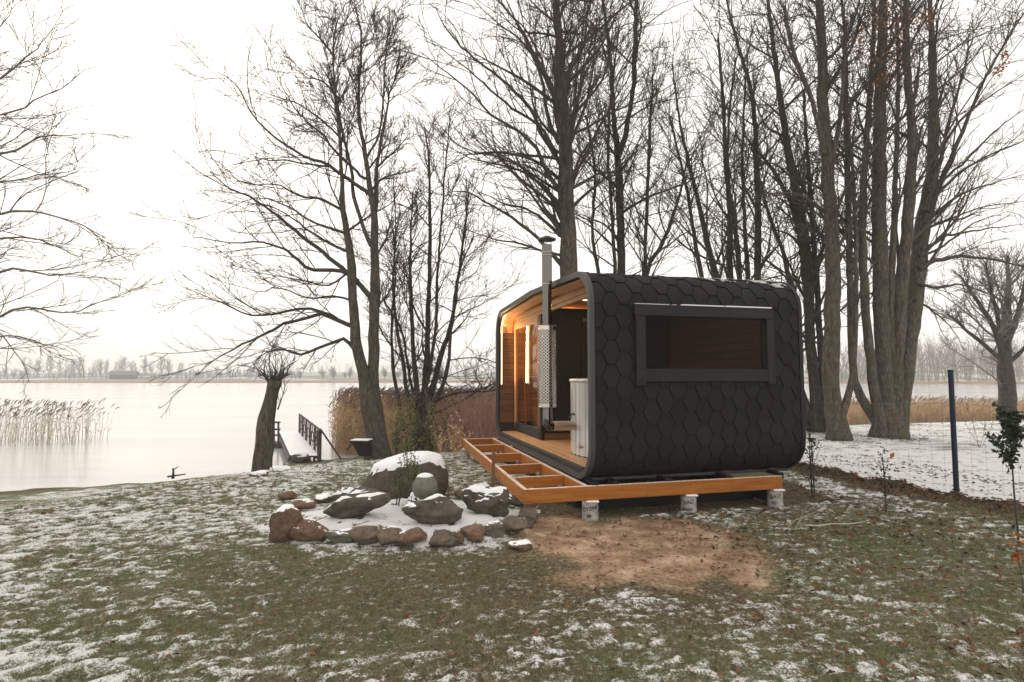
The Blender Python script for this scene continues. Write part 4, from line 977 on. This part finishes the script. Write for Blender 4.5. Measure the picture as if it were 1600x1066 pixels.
# strap and valve on the tub
MB().box(-.03, .03, -.80, -.785, .02, .6).build('bracket', M['steel'], tb, bevel=.003)
MB().tube([(-.79, -.26, .14), (-.86, -.28, .14)], .016, 8).tube([(-.84, -.275, .14), (-.84, -.275, .19)], .012, 8).build('drain_valve', M['steel_warm_lit'], tb, smooth=True)
MB().tube([(-.79, .02, .52), (-.83, .02, .52), (-.85, .02, .47)], .018, 8).build('clamp', M['steel'], tb, smooth=True)

# ------------------------------------------------------------------ rocks
def rock_mesh(seed, sx, sy, sz, sub=3, rough=.22, flat=.35, cuts=5):
    rng = random.Random(seed); bm = bmesh.new(); bmesh.ops.create_icosphere(bm, subdivisions=sub, radius=1)
    pl = [(Vector((rng.gauss(0, 1), rng.gauss(0, 1), rng.gauss(0, .8))).normalized(), rng.uniform(.58, .86)) for _ in range(int(cuts*1.7))]
    o = Vector((seed*3.1, seed*1.7, 0))
    for v in bm.verts:
        c = v.co.copy()
        for n_, d in pl:
            e = c.dot(n_)-d
            if e > 0: c -= n_*e*.93
        c *= 1+rough*mnoise.noise(c*1.3+o)+rough*.45*mnoise.noise(c*3.5+o)+rough*.16*mnoise.noise(c*9+o)
        v.co = Vector((c.x*sx, c.y*sy, c.z*sz))
    me = bpy.data.meshes.new('rock'); bm.to_mesh(me); bm.free()
    me.polygons.foreach_set('use_smooth', [True]*len(me.polygons)); return me
def snow_cap(me, parent, thr=.55, zmin=-1e9, off=.018, seed=0, edge=.25):
    bm = bmesh.new(); bm.from_mesh(me); bm.normal_update()
    o = Vector((seed*2.3+.5, 1, 3)); kill = []
    for f in bm.faces:
        c = f.calc_center_median()
        if f.normal.z+edge*mnoise.noise(c*7+o) < thr or c.z < zmin: kill.append(f)
    bmesh.ops.delete(bm, geom=kill, context='FACES')
    if not bm.faces: bm.free(); return
    for v in bm.verts:
        b = v.is_boundary; v.co += v.normal*(.001 if b else off)+Vector((0, 0, 0 if b else off*.5))
    bmesh.ops.subdivide_edges(bm, edges=bm.edges[:], cuts=1, use_grid_fill=True)
    m2 = bpy.data.meshes.new('snow_cap'); bm.to_mesh(m2); bm.free(); m2.polygons.foreach_set('use_smooth', [True]*len(m2.polygons))
    obj('snow_cap', m2, M['snow'], parent)
def put_rock(x0, x1, yt, yb, mat, label, seed, group='stones around the rock garden', snow=None, zoff=0, sub=3, rough=.22, cuts=5, tilt=0, deep=.8, name='stone', cat='stone', thr=.6, off=.012):
    x0 -= 1.5; x1 += 1.5; sub = max(sub, 4) if x1-x0 > 30 else sub
    xc = (x0+x1)/2; z = 0.
    for _ in range(6): g = G(xc, yb, z); z = zl(g[0], g[1])+zoff
    d = g[1]; w = (x1-x0)/F*d; h = (yb-yt)/F*d; sx, sy, sz = w/2*1.03, w/2*deep, h/2*1.12
    y = d+sy*.75; z = zl(g[0], y)+zoff
    me = rock_mesh(seed, sx, sy, sz, sub, rough, cuts=cuts)
    g = P(xc, yb, y)
    zc = (z if zoff == 0 else P(xc, yb, y)[2])+sz*.78
    r = obj(name, me, M[mat], None, loc=(g[0], y, zc), rot=(0, tilt, 0), label=label, cat=cat, group=group)
    if snow is not None: snow_cap(me, r, snow, zmin=-.2*sz, seed=seed, off=off)
    return r
ST = [(420, 474, 796, 850, 'rock_red', 'tallest red-brown stone at the left end of the ring', .80), (450, 512, 818, 852, 'rock_red', 'low broad reddish stone right of the tall red one', None),
      (512, 558, 823, 842, 'rock_grey', 'flat olive-grey stone third from the left of the ring', None), (549, 596, 826, 854, 'rock_brown', 'smooth beige-brown stone fourth from the left of the ring', None),
      (591, 628, 828, 859, 'rock_brown', 'small split beige stone between the brown and the pinkish stones', None), (621, 669, 831, 858, 'rock_red', 'blocky pinkish stone in the front middle of the ring', None),
      (667, 714, 838, 858, 'rock_brown', 'low flat brown stone right of the pinkish blocky one', None), (686, 718, 826, 842, 'rock_grey', 'small pale grey stone tucked behind the low brown one', None),
      (704, 724, 834, 854, 'rock_red', 'little orange stone beside the low brown one', None), (721, 760, 826, 852, 'rock_red', 'cracked red-brown stone right of the little orange one', None),
      (756, 790, 820, 842, 'rock_grey', 'angular olive stone between two red-brown ones', None), (784, 826, 813, 837, 'rock_brown', 'rounded brown stone before the right bend of the ring', None),
      (806, 842, 803, 826, 'rock_grey', 'smooth pale grey stone on the right bend of the ring', None), (814, 846, 794, 818, 'rock_brown', 'dark brown stone outermost at the right of the ring', None),
      (818, 842, 783, 799, 'rock_red', 'brown stone under the corner of the deck frame', None), (795, 822, 775, 793, 'rock_grey', 'pinkish grey stone behind the right bend of the ring', None),
      (453, 492, 783, 800, 'rock_red', 'low red stone at the back left of the ring', None), (488, 522, 775, 787, 'rock_red', 'flat reddish stone farthest back left in the ring', None),
      (712, 742, 766, 780, 'rock_red', 'low pink stone behind the dark snowy rock', None), (742, 772, 757, 772, 'rock_red', 'pinkish stone at the back of the ring near the deck frame', None),
      (796, 836, 851, 863, 'rock_red', 'small reddish stone lying in the grass outside the ring', None), (436, 462, 770, 782, 'rock_red', 'little red stone in the grass behind the ring', None)]
for i, (a, b, c, d, m_, lab, sn_) in enumerate(ST): put_rock(a, b, c, d, m_, lab, 200+i, snow=.93 if sn_ is None and i % 3 else sn_, cuts=6, rough=.2, off=.006)
# the larger rocks inside
big = put_rock(580, 698, 714, 784, 'rock_dark', 'biggest boulder, thick snow on its flat top, in the rock garden', 331, 'rocks inside the rock garden', None, sub=4, rough=.12, cuts=0, deep=.62, name='boulder', cat='boulder')
# flatten and shear it: leaning left side, broad top
me = big.data; sxb = max(v.co.x for v in me.vertices); szb = max(v.co.z for v in me.vertices)
for v in me.vertices:
    x, y, z = v.co; k = abs(x)/sxb
    z = z if z < .45*szb else .45*szb+(z-.45*szb)*.55
    x = math.copysign(abs(x/sxb)**.8, x)*sxb
    if x < 0: x *= 1.14-.36*(z/szb)
    else: x *= 1.02-.05*(z/szb)
    v.co = Vector((x, y, z*1.22+.04*(x/sxb)*(z > 0)))
snow_cap(me, big, .50, zmin=.22*szb, off=.022, seed=4)
put_rock(510, 606, 768, 812, 'rock_grey', 'long low grey rock leaning against the foot of the big boulder', 342, 'rocks inside the rock garden', .93, sub=4, rough=.3, name='boulder', cat='boulder', deep=.5, tilt=-.15)
put_rock(520, 560, 766, 790, 'rock_dark', 'small dark rock behind the long low grey one', 343, 'rocks inside the rock garden', .72, sub=3, rough=.3, name='boulder', cat='boulder', deep=.6)
put_rock(633, 722, 784, 825, 'rock_dark', 'dark olive boulder with a snowy crack in front of the stone ball', 344, 'rocks inside the rock garden', .92, sub=4, rough=.26, name='boulder', cat='boulder', deep=.55, cuts=7, tilt=-.05)
put_rock(716, 796, 762, 808, 'rock_dark', 'craggy dark boulder with snow patches behind the wooden stakes', 345, 'rocks inside the rock garden', .75, sub=4, rough=.4, name='boulder', cat='boulder', deep=.5, cuts=7)
# stone ball on its foot
d = 5.62; b = P(664, 761, d); rb = 19.5/F*d
bm = bmesh.new(); bmesh.ops.create_uvsphere(bm, u_segments=40, v_segments=26, radius=rb)
for v in bm.verts: v.co *= 1+.012*mnoise.noise(v.co*18)
me = bpy.data.meshes.new('ball'); bm.to_mesh(me); bm.free(); me.polygons.foreach_set('use_smooth', [True]*len(me.polygons))
ball = obj('stone_ball', me, M['sphere'], None, loc=tuple(b), label='round grey-green stone ball with a small snow cap', cat='stone ball'); snow_cap(me, ball, .80, off=.008, seed=2, edge=.12)
pr0 = put_rock(640, 690, 776, 800, 'rock_dark', 'flat rock carrying the stone ball', 346, 'rocks inside the rock garden', .7, sub=3, name='boulder', cat='boulder', deep=.9)
pr0.location.z = b[2]-rb-.03-.0; pr0.location.y = d+.02
# stakes
for (px, yt, yb, d_, lab) in ((755, 783, 812, 5.5, 'short square brown stake in the snow of the rock garden'), (771, 706, 806, 5.75, 'tall thin brown stake before the craggy dark boulder')):
    g = G(px, yb, .05); w = .022 if yt > 750 else .017; t_ = P(px, yt, g[1])[2]
    box('wooden_stake', M['stake'], None, -w, w, -w, w, -.1, t_-.04, label=lab, cat='stake').location = (g[0], g[1], .04)
# little shrubs and stems of the garden
def shrub(px, yb, h, n_, seed, label, spread=.3, leaf=None, leaf_n=0, mat='twig', z=0., cat='shrub', leafsize=.018, r0=.006, lo=.3, kids=5, group=None, name='shrub', straight=.03):
    g = G(px, yb, z)
    for _ in range(4): g = G(px, yb, zl(g[0], g[1]))
    z0 = zl(g[0], g[1]); rng = np.random.default_rng(seed)
    t = empty(name, (g[0], g[1], z0-.02), label=label, cat=cat, group=group)
    st = rng.normal(size=(n_, 3))*[.03, .03, 0]; dr = unit(np.stack([rng.normal(size=n_)*spread, rng.normal(size=n_)*spread, np.ones(n_)], 1))
    p, r = grow(rng, st, dr, h*rng.uniform(.6, 1.05, n_), np.full(n_, r0), r0*.4, 7, straight, .04)
    obj('stems', np_mesh(*tubes(p, r, 5), 'stems'), M[mat], t)
    tips = p[:, 3:].reshape(-1, 3)
    if kids:
        a, d_, l, q_ = branch_off(rng, p, r, kids, lo, (.4, .9), .4, .6); pts, rad = grow(rng, a, d_, np.clip(l, .03, .4), np.full(len(l), r0*.5), r0*.3, 4, .08, .05)
        obj('twigs', np_mesh(*tubes(pts, rad, 4), 'twigs'), M[mat], t, kind='stuff'); tips = pts.reshape(-1, 3)
    if leaf:
        q_ = tips[rng.integers(0, len(tips), leaf_n)]+rng.normal(size=(leaf_n, 3))*.02
        q_ = q_[q_[:, 2] > h*lo*.8]
        obj('leaves', np_mesh(*leaf_quads(rng, q_, leafsize), 'leaves'), M[leaf], t, kind='stuff')
    return t
shrub(645, 795, .78, 4, 401, 'slender shrub with yellow-green leaves before the snowy boulder', .10, 'leaf_green', 260, kids=6, lo=.5, leafsize=.016)
shrub(622, 790, .50, 4, 402, 'small yellow-green leaved shrub against the boulder face', .25, 'leaf_green', 150, kids=5, leafsize=.014)
shrub(652, 722, 1.15, 7, 403, 'bushy green-leaved shrub behind the boulder at the foot of the dark tree clump', .3, 'leaf_green', 520, kids=7, leafsize=.03, lo=.2)
shrub(616, 722, .9, 5, 404, 'sparse green shrub left of the leafy one behind the boulder', .22, 'leaf_green', 200, kids=6, leafsize=.028, lo=.3)
shrub(700, 775, .42, 10, 405, 'tuft of bare reddish stems right of the snowy boulder', .12, mat='osier', kids=0, r0=.003)
shrub(664, 745, .22, 4, 406, 'thin twigs sticking up behind the stone ball', .35, 'needle', 10, kids=2, r0=.003)
shrub(637, 796, .10, 5, 407, 'tiny dark plant in the snow left of the stone ball', .5, 'needle', 40, kids=3, r0=.003, leafsize=.012)
shrub(776, 800, .45, 9, 408, 'bundle of thin bare twigs around the tall stake', .18, mat='twig', kids=4, r0=.0028)
shrub(712, 716, .75, 9, 409, 'feathery tan ornamental grass beside the osier bushes', .35, 'reed', 240, mat='reed', kids=4, r0=.004, leafsize=.03, cat='grass', name='ornamental_grass')
shrub(690, 712, .6, 6, 410, 'small tan grass tuft at the foot of the dark tree clump', .35, 'reed', 120, mat='reed', kids=4, r0=.004, leafsize=.025, cat='grass', name='ornamental_grass')
# saplings on the right
shrub(1272, 778, .98, 2, 420, 'thin dark sapling with scrappy evergreen leaves just right of the cabin', .04, 'needle', 130, kids=9, lo=.1, leafsize=.022, cat='sapling', name='sapling', r0=.009)
shrub(1383, 802, 1.0, 1, 421, 'thin dark sapling with one orange leaf before the thick tree clump', .03, 'needle', 60, kids=8, lo=.15, leafsize=.02, cat='sapling', name='sapling', r0=.009)
sp = shrub(1584, 855, 1.32, 1, 422, 'tall thin sapling with dark evergreen crown at the right edge', .02, 'needle', 420, kids=16, lo=.62, leafsize=.03, cat='sapling', name='sapling', r0=.010, straight=.015)
shrub(1530, 700, .9, 4, 423, 'sparse twiggy bush in the snow beyond the dark fence post', .3, 'needle', 60, kids=6, r0=.004)
shrub(1235, 828, .42, 3, 424, 'pale dry grass stalks sprouting near the rear foundation block', .35, mat='reed_pale', kids=0, r0=.0035, cat='grass', name='grass_stalks', straight=.22)
shrub(1598, 925, .45, 2, 425, 'dry twig with a clump of orange leaves at the right edge', .05, 'leaf_dry', 26, kids=3, lo=.6, leafsize=.03, r0=.004, cat='sapling', name='sapling')
rng = np.random.default_rng(9); g_ = P(1394, 712, 6.2)
o = obj('hanging_leaf', np_mesh(*leaf_quads(rng, np.array([g_]), .035), 'leaf'), M['leaf_dry'], None, label='single orange leaf hanging on the sapling before the tree clump', cat='leaf')
# pale fallen stick
MB().tube([tuple(G(1258, 821, .03)), tuple(G(1280, 821.5, .03)), tuple(G(1300, 818.5, .035)), tuple(G(1325, 819, .03)), tuple(G(1352, 815, .02))], [.006, .006, .005, .005, .003], 6).build('fallen_stick', M['reed_pale'], None, label='long pale stick lying on the leaf litter right of the cabin', cat='stick')

# ------------------------------------------------------------------ fence
fp = [(4.25, 10.4), (5.18, 6.51), (6.15, 3.1)]
ft = empty('wire_fence', (5.18, 6.51, zl(5.18, 6.51)), label='thin wire mesh fence on dark blue posts along the snowy field', cat='fence'); o0 = Vector(ft.location)
for x, y in fp:
    z = zl(x, y); MB().tube([Vector((x, y, z-.2))-o0, Vector((x, y, z+1.38))-o0], .028, 12).build('post', M['post_blue'], ft, smooth=True)
    MB().tube([Vector((x, y, z+1.38))-o0, Vector((x, y, z+1.405))-o0], .031, 12).build('post_cap', M['post_blue'], ft, smooth=True)
wm_ = MB()
fpts = []
for (a, b) in zip(fp, fp[1:]):
    for i in range(12): t = i/12; fpts.append((a[0]+(b[0]-a[0])*t+.03, a[1]+(b[1]-a[1])*t))
for zz in (.08, .2, .33, .48, .65, .85, 1.05, 1.28): wm_.tube([Vector((x, y, zl(x, y)+zz+.008*sin(i*1.7)))-o0 for i, (x, y) in enumerate(fpts)], .0013, 4, False)
for (a, b) in zip(fp, fp[1:]):
    nn = int(math.hypot(b[0]-a[0], b[1]-a[1])/.15)
    for i in range(nn): t = i/nn; x = a[0]+(b[0]-a[0])*t+.03; y = a[1]+(b[1]-a[1])*t; z = zl(x, y); wm_.tube([Vector((x, y, z+.05))-o0, Vector((x, y, z+1.28))-o0], .0011, 4, False)
wm_.build('wire_mesh', M['wire'], ft, kind='stuff')

# ------------------------------------------------------------------ jetty, bench, shore things
def W(px, py, d): return Vector(P(px, py, d))
jt = empty('jetty', W(480, 714, 14.3), label='snow-covered wooden jetty with slatted side railing reaching into the lake', cat='jetty'); o0 = Vector(jt.location)
a0, a1 = W(447, 716, 13.6), W(501, 716, 14.0); zD = -.42
A0, A1 = Vector((a0.x, 13.3, zD)), Vector((a1.x-.05, 14.0, zD)); B0, B1 = W(434, 672, 0.1), 0
def on_z(px, py, z): return Vector(G(px, py, z))
A0, A1 = on_z(452, 712, zD), on_z(500, 713, zD); B0, B1 = on_z(436, 676, zD), on_z(466, 674, zD)
def lerp(a, b, t): return a+(b-a)*t
for i in range(24):
    t0, t1 = i/24+.003, (i+1)/24-.003; c = [lerp(A0, B0, t0), lerp(A1, B1, t0), lerp(A1, B1, t1), lerp(A0, B0, t1)]
    m_ = MB(); m_.v = [p-o0+Vector((0, 0, -.03)) for p in c]+[p-o0 for p in c]; m_.f = [(3, 2, 1, 0), (4, 5, 6, 7), (0, 1, 5, 4), (1, 2, 6, 5), (2, 3, 7, 6), (3, 0, 4, 7)]
    m_.build('deck_plank', M['weathered'], jt)
m_ = MB(); nS = 16; v = []
for i in range(nS+1):
    for j in range(6):
        p = lerp(lerp(A0, B0, i/nS), lerp(A1, B1, i/nS), .03+.94*j/5)-o0; p.z += .008+.03*(0 if j in (0, 5) or i in (0, nS) else 1)*(.7+.5*mnoise.noise(p*1.5)); v.append(p)
m_.v = v; m_.f = [(i*6+j, i*6+j+1, (i+1)*6+j+1, (i+1)*6+j) for i in range(nS) for j in range(5)]; m_.build('snow_cover', M['snow'], jt, smooth=True)
for e0, e1 in ((A0, B0), (A1, B1)):
    m_ = MB(); m_.tube([e0-o0+Vector((0, 0, -.09)), e1-o0+Vector((0, 0, -.09))], .05, 4).build('stringer', M['weathered'], jt)
rt = .62
tops = []
for i in range(6):
    t = i/5*.93; p = lerp(A1, B1, t)-o0
    MB().tube([p+Vector((0, 0, -.5)), p+Vector((0, 0, rt+.02))], .032, 4).build('railing_post', M['weathered'], jt); tops.append(p)
for h, r in ((rt, .035), (.40, .022), (.18, .022)):
    MB().tube([p+Vector((0, 0, h)) for p in tops], r, 4).build('rail', M['weathered'], jt)
MB().tube([p+Vector((0, 0, rt+.04)) for p in tops], .02, 4).build('snow_strip', M['snow'], jt)
for i in range(5):
    for k in range(3):
        p = lerp(tops[i], tops[i+1], (k+.5)/3); q_ = lerp(tops[i], tops[i+1], (k+1.1)/3)
        MB().tube([p+Vector((0, 0, .41)), p+Vector((0, 0, rt-.02))], .012, 4).build('baluster', M['weathered'], jt); MB().tube([p+Vector((0, 0, .03)), q_+Vector((0, 0, .38))], .012, 4).build('baluster', M['weathered'], jt)
p0 = lerp(A1, B1, 0)-o0
MB().tube([p0+Vector((.02, -.02, rt)), p0+Vector((.55, -.15, -.05))], .022, 4).build('brace', M['weathered'], jt)
MB().tube([p0+Vector((0, -.05, -.15)), p0+Vector((-.04, -.05, rt))], .04, 4).build('newel_post', M['weathered'], jt)
# steps / ladder frame at the outer left side
ld = empty('ladder', on_z(430, 692, -.55), label='dark wooden boat ladder frame beside the pollard willow', cat='ladder'); o0 = Vector(ld.location); dd = o0.y
for px in (420, 435): MB().tube([W(px, 694, dd)-o0, W(px, 660, dd)-o0], .03, 4).build('rail', M['weathered'], ld)
for py in (660, 671, 680): MB().tube([W(418, py, dd-.02)-o0, W(438, py, dd-.02)-o0], .028, 4).build('rung', M['weathered'], ld)
box('platform', M['weathered'], ld, -.45, .30, -.1, .5, -.12, .0)
# heap of stones by the jetty
for i, (a, b, c, d, lab) in enumerate([(436, 456, 696, 708, 'pinkish stone on the heap between jetty and pollard'), (440, 462, 702, 722, 'dark stone lowest on the heap left of the jetty'), (430, 446, 692, 702, 'small dark stone at the outer end of the heap'), (456, 484, 708, 722, 'brown earth-covered stone at the foot of the jetty'),
                                       (388, 420, 738, 746, 'reddish stone at the foot of the pollard willow'), (424, 452, 730, 738, 'flat reddish stone right of the pollard foot')]):
    put_rock(a, b, c, d, 'rock_red' if i in (0, 4, 5) else 'rock_dark', lab, 500+i, 'stones on the lake shore', .75, sub=2, off=.01)
# stump jutting from the water's edge
MB().tube([tuple(P(270, 748, 11.2)), tuple(P(271, 738, 11.2)), tuple(P(270, 731, 11.2))], [.03, .02, .010], 6).tube([tuple(P(270, 735, 11.2)), tuple(P(279, 729, 11.2))], [.014, .006], 5).tube([tuple(P(262, 745, 11.2)), tuple(P(290, 741, 11.2))], [.02, .012], 5).build('branch_stub', M['bark_dark'], None, label='short dark forked stub at the lake edge of the lawn', cat='stub')
# garden seat: snowy slab on a dark splayed foot
g = on_z(566, 712, -.35); bq = empty('garden_seat', g, -.1, label='dark seat with snowy slab beside the two-stemmed tree', cat='seat')
box('slab', M['black_paint'], bq, -.24, .20, -.16, .16, .30, .35); box('snow_cover', M['snow'], bq, -.235, .195, -.155, .155, .351, .375, bevel=.01)
m_ = MB(); m_.v = [Vector(p) for p in ((-.04, -.12, 0), (.20, -.12, 0), (.20, .12, 0), (-.04, .12, 0), (-.19, -.14, .30), (.17, -.14, .30), (.17, .14, .30), (-.19, .14, .30))]
m_.f = [(3, 2, 1, 0), (4, 5, 6, 7), (0, 1, 5, 4), (1, 2, 6, 5), (2, 3, 7, 6), (3, 0, 4, 7)]; m_.build('foot', M['black_paint'], bq, bevel=.01)
# bench plank lying left of it
MB().tube([Vector((-.24, .1, .33)), Vector((-.40, .05, .12))], .03, 5).build('side_brace', M['weathered'], bq)

# ------------------------------------------------------------------ grass, leaves
rng = np.random.default_rng(91)
def lawn(n_, x0, x1, y0, y1, hmin, hmax, w, seed):
    rng = np.random.default_rng(seed); y = y0+(y1-y0)*rng.random(n_)**1.35; x = rng.uniform(x0, x1, n_)
    ok = (np.abs(x) < y*1.0+.4); x, y = x[ok], y[ok]
    s, a, so2 = masks(x, y); d = (np.interp(x, SHORE[:, 0], SHORE[:, 1])-y)
    cab = (x > .0) & (y > 5.6+(x-.87)*.26) & (x-fence_x(y) < 0)
    cl = fbm(x*11, y*16, 3); keep = (rng.random(len(x)) > a*1.3) & (rng.random(len(x)) > so2*.6) & (garden(x, y) > 1.05) & ((x-fence_x(y)) < -.1) & (d > .15) & ~cab & (rng.random(len(x)) > np.clip((s-.55)*1.1, 0, .5))
    keep &= fbm(x*3, y*3, 2) > .22
    x, y = x[keep], y[keep]; B = len(x); z = land(x, y)-.004; az = rng.uniform(0, 2*pi, B); h = rng.uniform(hmin, hmax, B)
    dx, dy = np.cos(az)*w, np.sin(az)*w; ln = rng.normal(size=(B, 2))*h[:, None]*.75
    v = np.stack([np.stack([x-dx, y-dy, z], 1), np.stack([x+dx, y+dy, z], 1), np.stack([x+ln[:, 0], y+ln[:, 1], z+h], 1)], 1).reshape(-1, 3)
    return v, np.arange(B*3).reshape(-1, 3)
n = N('grass_blades'); v = n.coord(); a = n.noise(v, 1.3, 4); b = n.noise(v, 40, 2)
c = n.ramp(a, (.35, (.15, .18, .075)), (.5, (.21, .20, .105)), (.65, (.30, .24, .15))); c = n.mix(n.ramp(b, (.4, (0, 0, 0)), (.7, (.6, .6, .6))), c, (.20, .17, .10))
M['grass'] = n.base(c, .8, 0, .15)
v, q = lawn(640000, -8, 6, 2.0, 8.6, .012, .036, .0021, 92)
obj('lawn_grass', np_mesh(v, q, 'lawn_grass', smooth=False), M['grass'], None, label='short winter grass poking through the snow on the lawn', cat='grass', kind='stuff')
# snow clods and leaves scattered over the near ground
n_ = 9000; y = 1.9+8.5*rng.random(n_)**1.2; x = rng.uniform(-6, 6.6, n_)
right = rng.random(n_) < .62; x = np.where(right, rng.uniform(1.5, 6.8, n_), x)
keep = (garden(x, y) > 1.2) & (np.abs(x) < y+.5) & ~((x > .7) & (x < 3.6) & (y > 6.3) & (x < fence_x(y)-.4)); x, y = x[keep], y[keep]
fx = x-fence_x(y); x = np.where((np.abs(fx) < .9) & (rng.random(len(x)) < .8), fence_x(y)+rng.normal(size=len(x))*.1, x)
p = np.stack([x, y, land(x, y)+.012], 1); a = rng.uniform(0, 2*pi, len(x)); s = rng.uniform(.010, .030, len(x))*np.where(y > 5, 1.2, .9)
ax = np.stack([np.cos(a), np.sin(a), rng.normal(size=len(x))*.35], 1)*s[:, None]; bx = np.stack([-np.sin(a), np.cos(a), rng.normal(size=len(x))*.35], 1)*s[:, None]*.55
cz = np.array([0, 0, .3])*s[:, None]
v = np.stack([p-ax, p+bx+cz, p+ax, p-bx+cz], 1).reshape(-1, 3)
n = N('litter'); b = n.noise(n.coord(), 18, 2); cc = n.ramp(b, (.3, (.045, .026, .018)), (.5, (.13, .060, .035)), (.62, (.24, .115, .055)), (.75, (.12, .085, .06)))
M['litter'] = n.base(cc, .85, 0, .15)
obj('fallen_leaves', np_mesh(v, np.arange(len(p)*4).reshape(-1, 4), 'leaves', smooth=False), M['litter'], None, label='brown and rust fallen leaves scattered over lawn and bank', cat='leaves', kind='stuff')
# clods and crumbs on the bare earth
n_ = 750; x = .95+rng.normal(size=n_)*.85; y = 5.1+rng.normal(size=n_)*.6; k_ = (garden(x, y) > 1.3) & (y > 3.6); x, y = x[k_], y[k_]; n_ = len(x)
s_ = np.exp(rng.normal(size=n_)*.5)*.008; c_ = np.stack([x, y, land(x, y)+.012], 1); od = np.array([(1, 0, 0), (0, 1, 0), (-1, 0, 0), (0, -1, 0), (0, 0, .8), (0, 0, -.8)])
v = c_[:, None, :]+(od[None]+rng.normal(size=(n_, 6, 3))*.22)*s_[:, None, None]; of = np.array([(0, 1, 4), (1, 2, 4), (2, 3, 4), (3, 0, 4), (1, 0, 5), (2, 1, 5), (3, 2, 5), (0, 3, 5)])
obj('soil_clods', np_mesh(v.reshape(-1, 3), (np.arange(n_)[:, None, None]*6+of[None]).reshape(-1, 3), 'clods'), simple('clod', (.34, .22, .145), .95, var=.4, scale=4), None, label='small clods and pebbles strewn over the bare sandy earth', cat='soil', kind='stuff')
# dark leaves and twigs on the snow beyond the fence
n_ = 11000; y = rng.uniform(5, 22, n_); x = fence_x(np.clip(y, 1.5, 10.6))+.3+rng.random(n_)*(y*.95)
for i, (px_, d_) in enumerate(((1388, 13.3), (1408, 13.3), (1312, 12.7), (1275, 14.6), (1574, 19.8))):
    k_ = slice(i*330, i*330+330); x[k_] = (px_-800)/F*d_+rng.normal(size=330)*.42; y[k_] = d_-.05+rng.normal(size=330)*.38
p = np.stack([x, y, land(x, y)+.012], 1)
a = rng.normal(size=n_)*.5; s = rng.uniform(.015, .055, n_)*(1+(rng.random(n_) < .06)*.8); ax = np.stack([np.cos(a), np.sin(a), np.zeros(n_)], 1)*s[:, None]; bx = np.stack([-np.sin(a), np.cos(a), rng.normal(size=n_)*.3], 1)*s[:, None]*.22
v = np.stack([p-ax, p+bx, p+ax, p-bx], 1).reshape(-1, 3)
obj('fallen_twigs', np_mesh(v, np.arange(n_*4).reshape(-1, 4), 'twigs', smooth=False), M['twig'], None, label='dark leaves and bits of twig lying on the snow beyond the fence', cat='leaf litter', kind='stuff')
# dried leaves that still hang in the big right-hand tree
cl = []
for (px, py, s_) in ((1384, 60, 26), (1378, 100, 20), (1400, 30, 20), (1360, 40, 16), (1420, 30, 14), (1385, 125, 10), (1340, 60, 10), (1232, 30, 8), (1572, 90, 6), (1560, 110, 5), (1450, 30, 10), (1395, 80, 18)):
    for i in range(int(s_*6)): cl.append(P(px+rng.normal()*s_, py+rng.normal()*s_, 13.5+rng.normal()*.5))
obj('hanging_leaves', np_mesh(*leaf_quads(rng, np.array(cl), .046), 'leaves', smooth=False), M['leaf_dry'], None, label='rust-coloured dried leaves still hanging high in the massive tree', cat='leaves', kind='stuff')

# ------------------------------------------------------------------ haze
n = N('haze'); n.t.nodes.remove(n.b); pv = n.n('ShaderNodeVolumePrincipled'); pv.inputs['Color'].default_value = (.97, .97, .97, 1); pv.inputs['Density'].default_value = .0016
n.l(pv.outputs[0], n.out.inputs['Volume'])
hz = MB().box(-640, 640, -60, 800, -4.5, 22).build('haze', n.m, None, kind='stuff', label='pale winter haze over lake and shore', cat='haze')
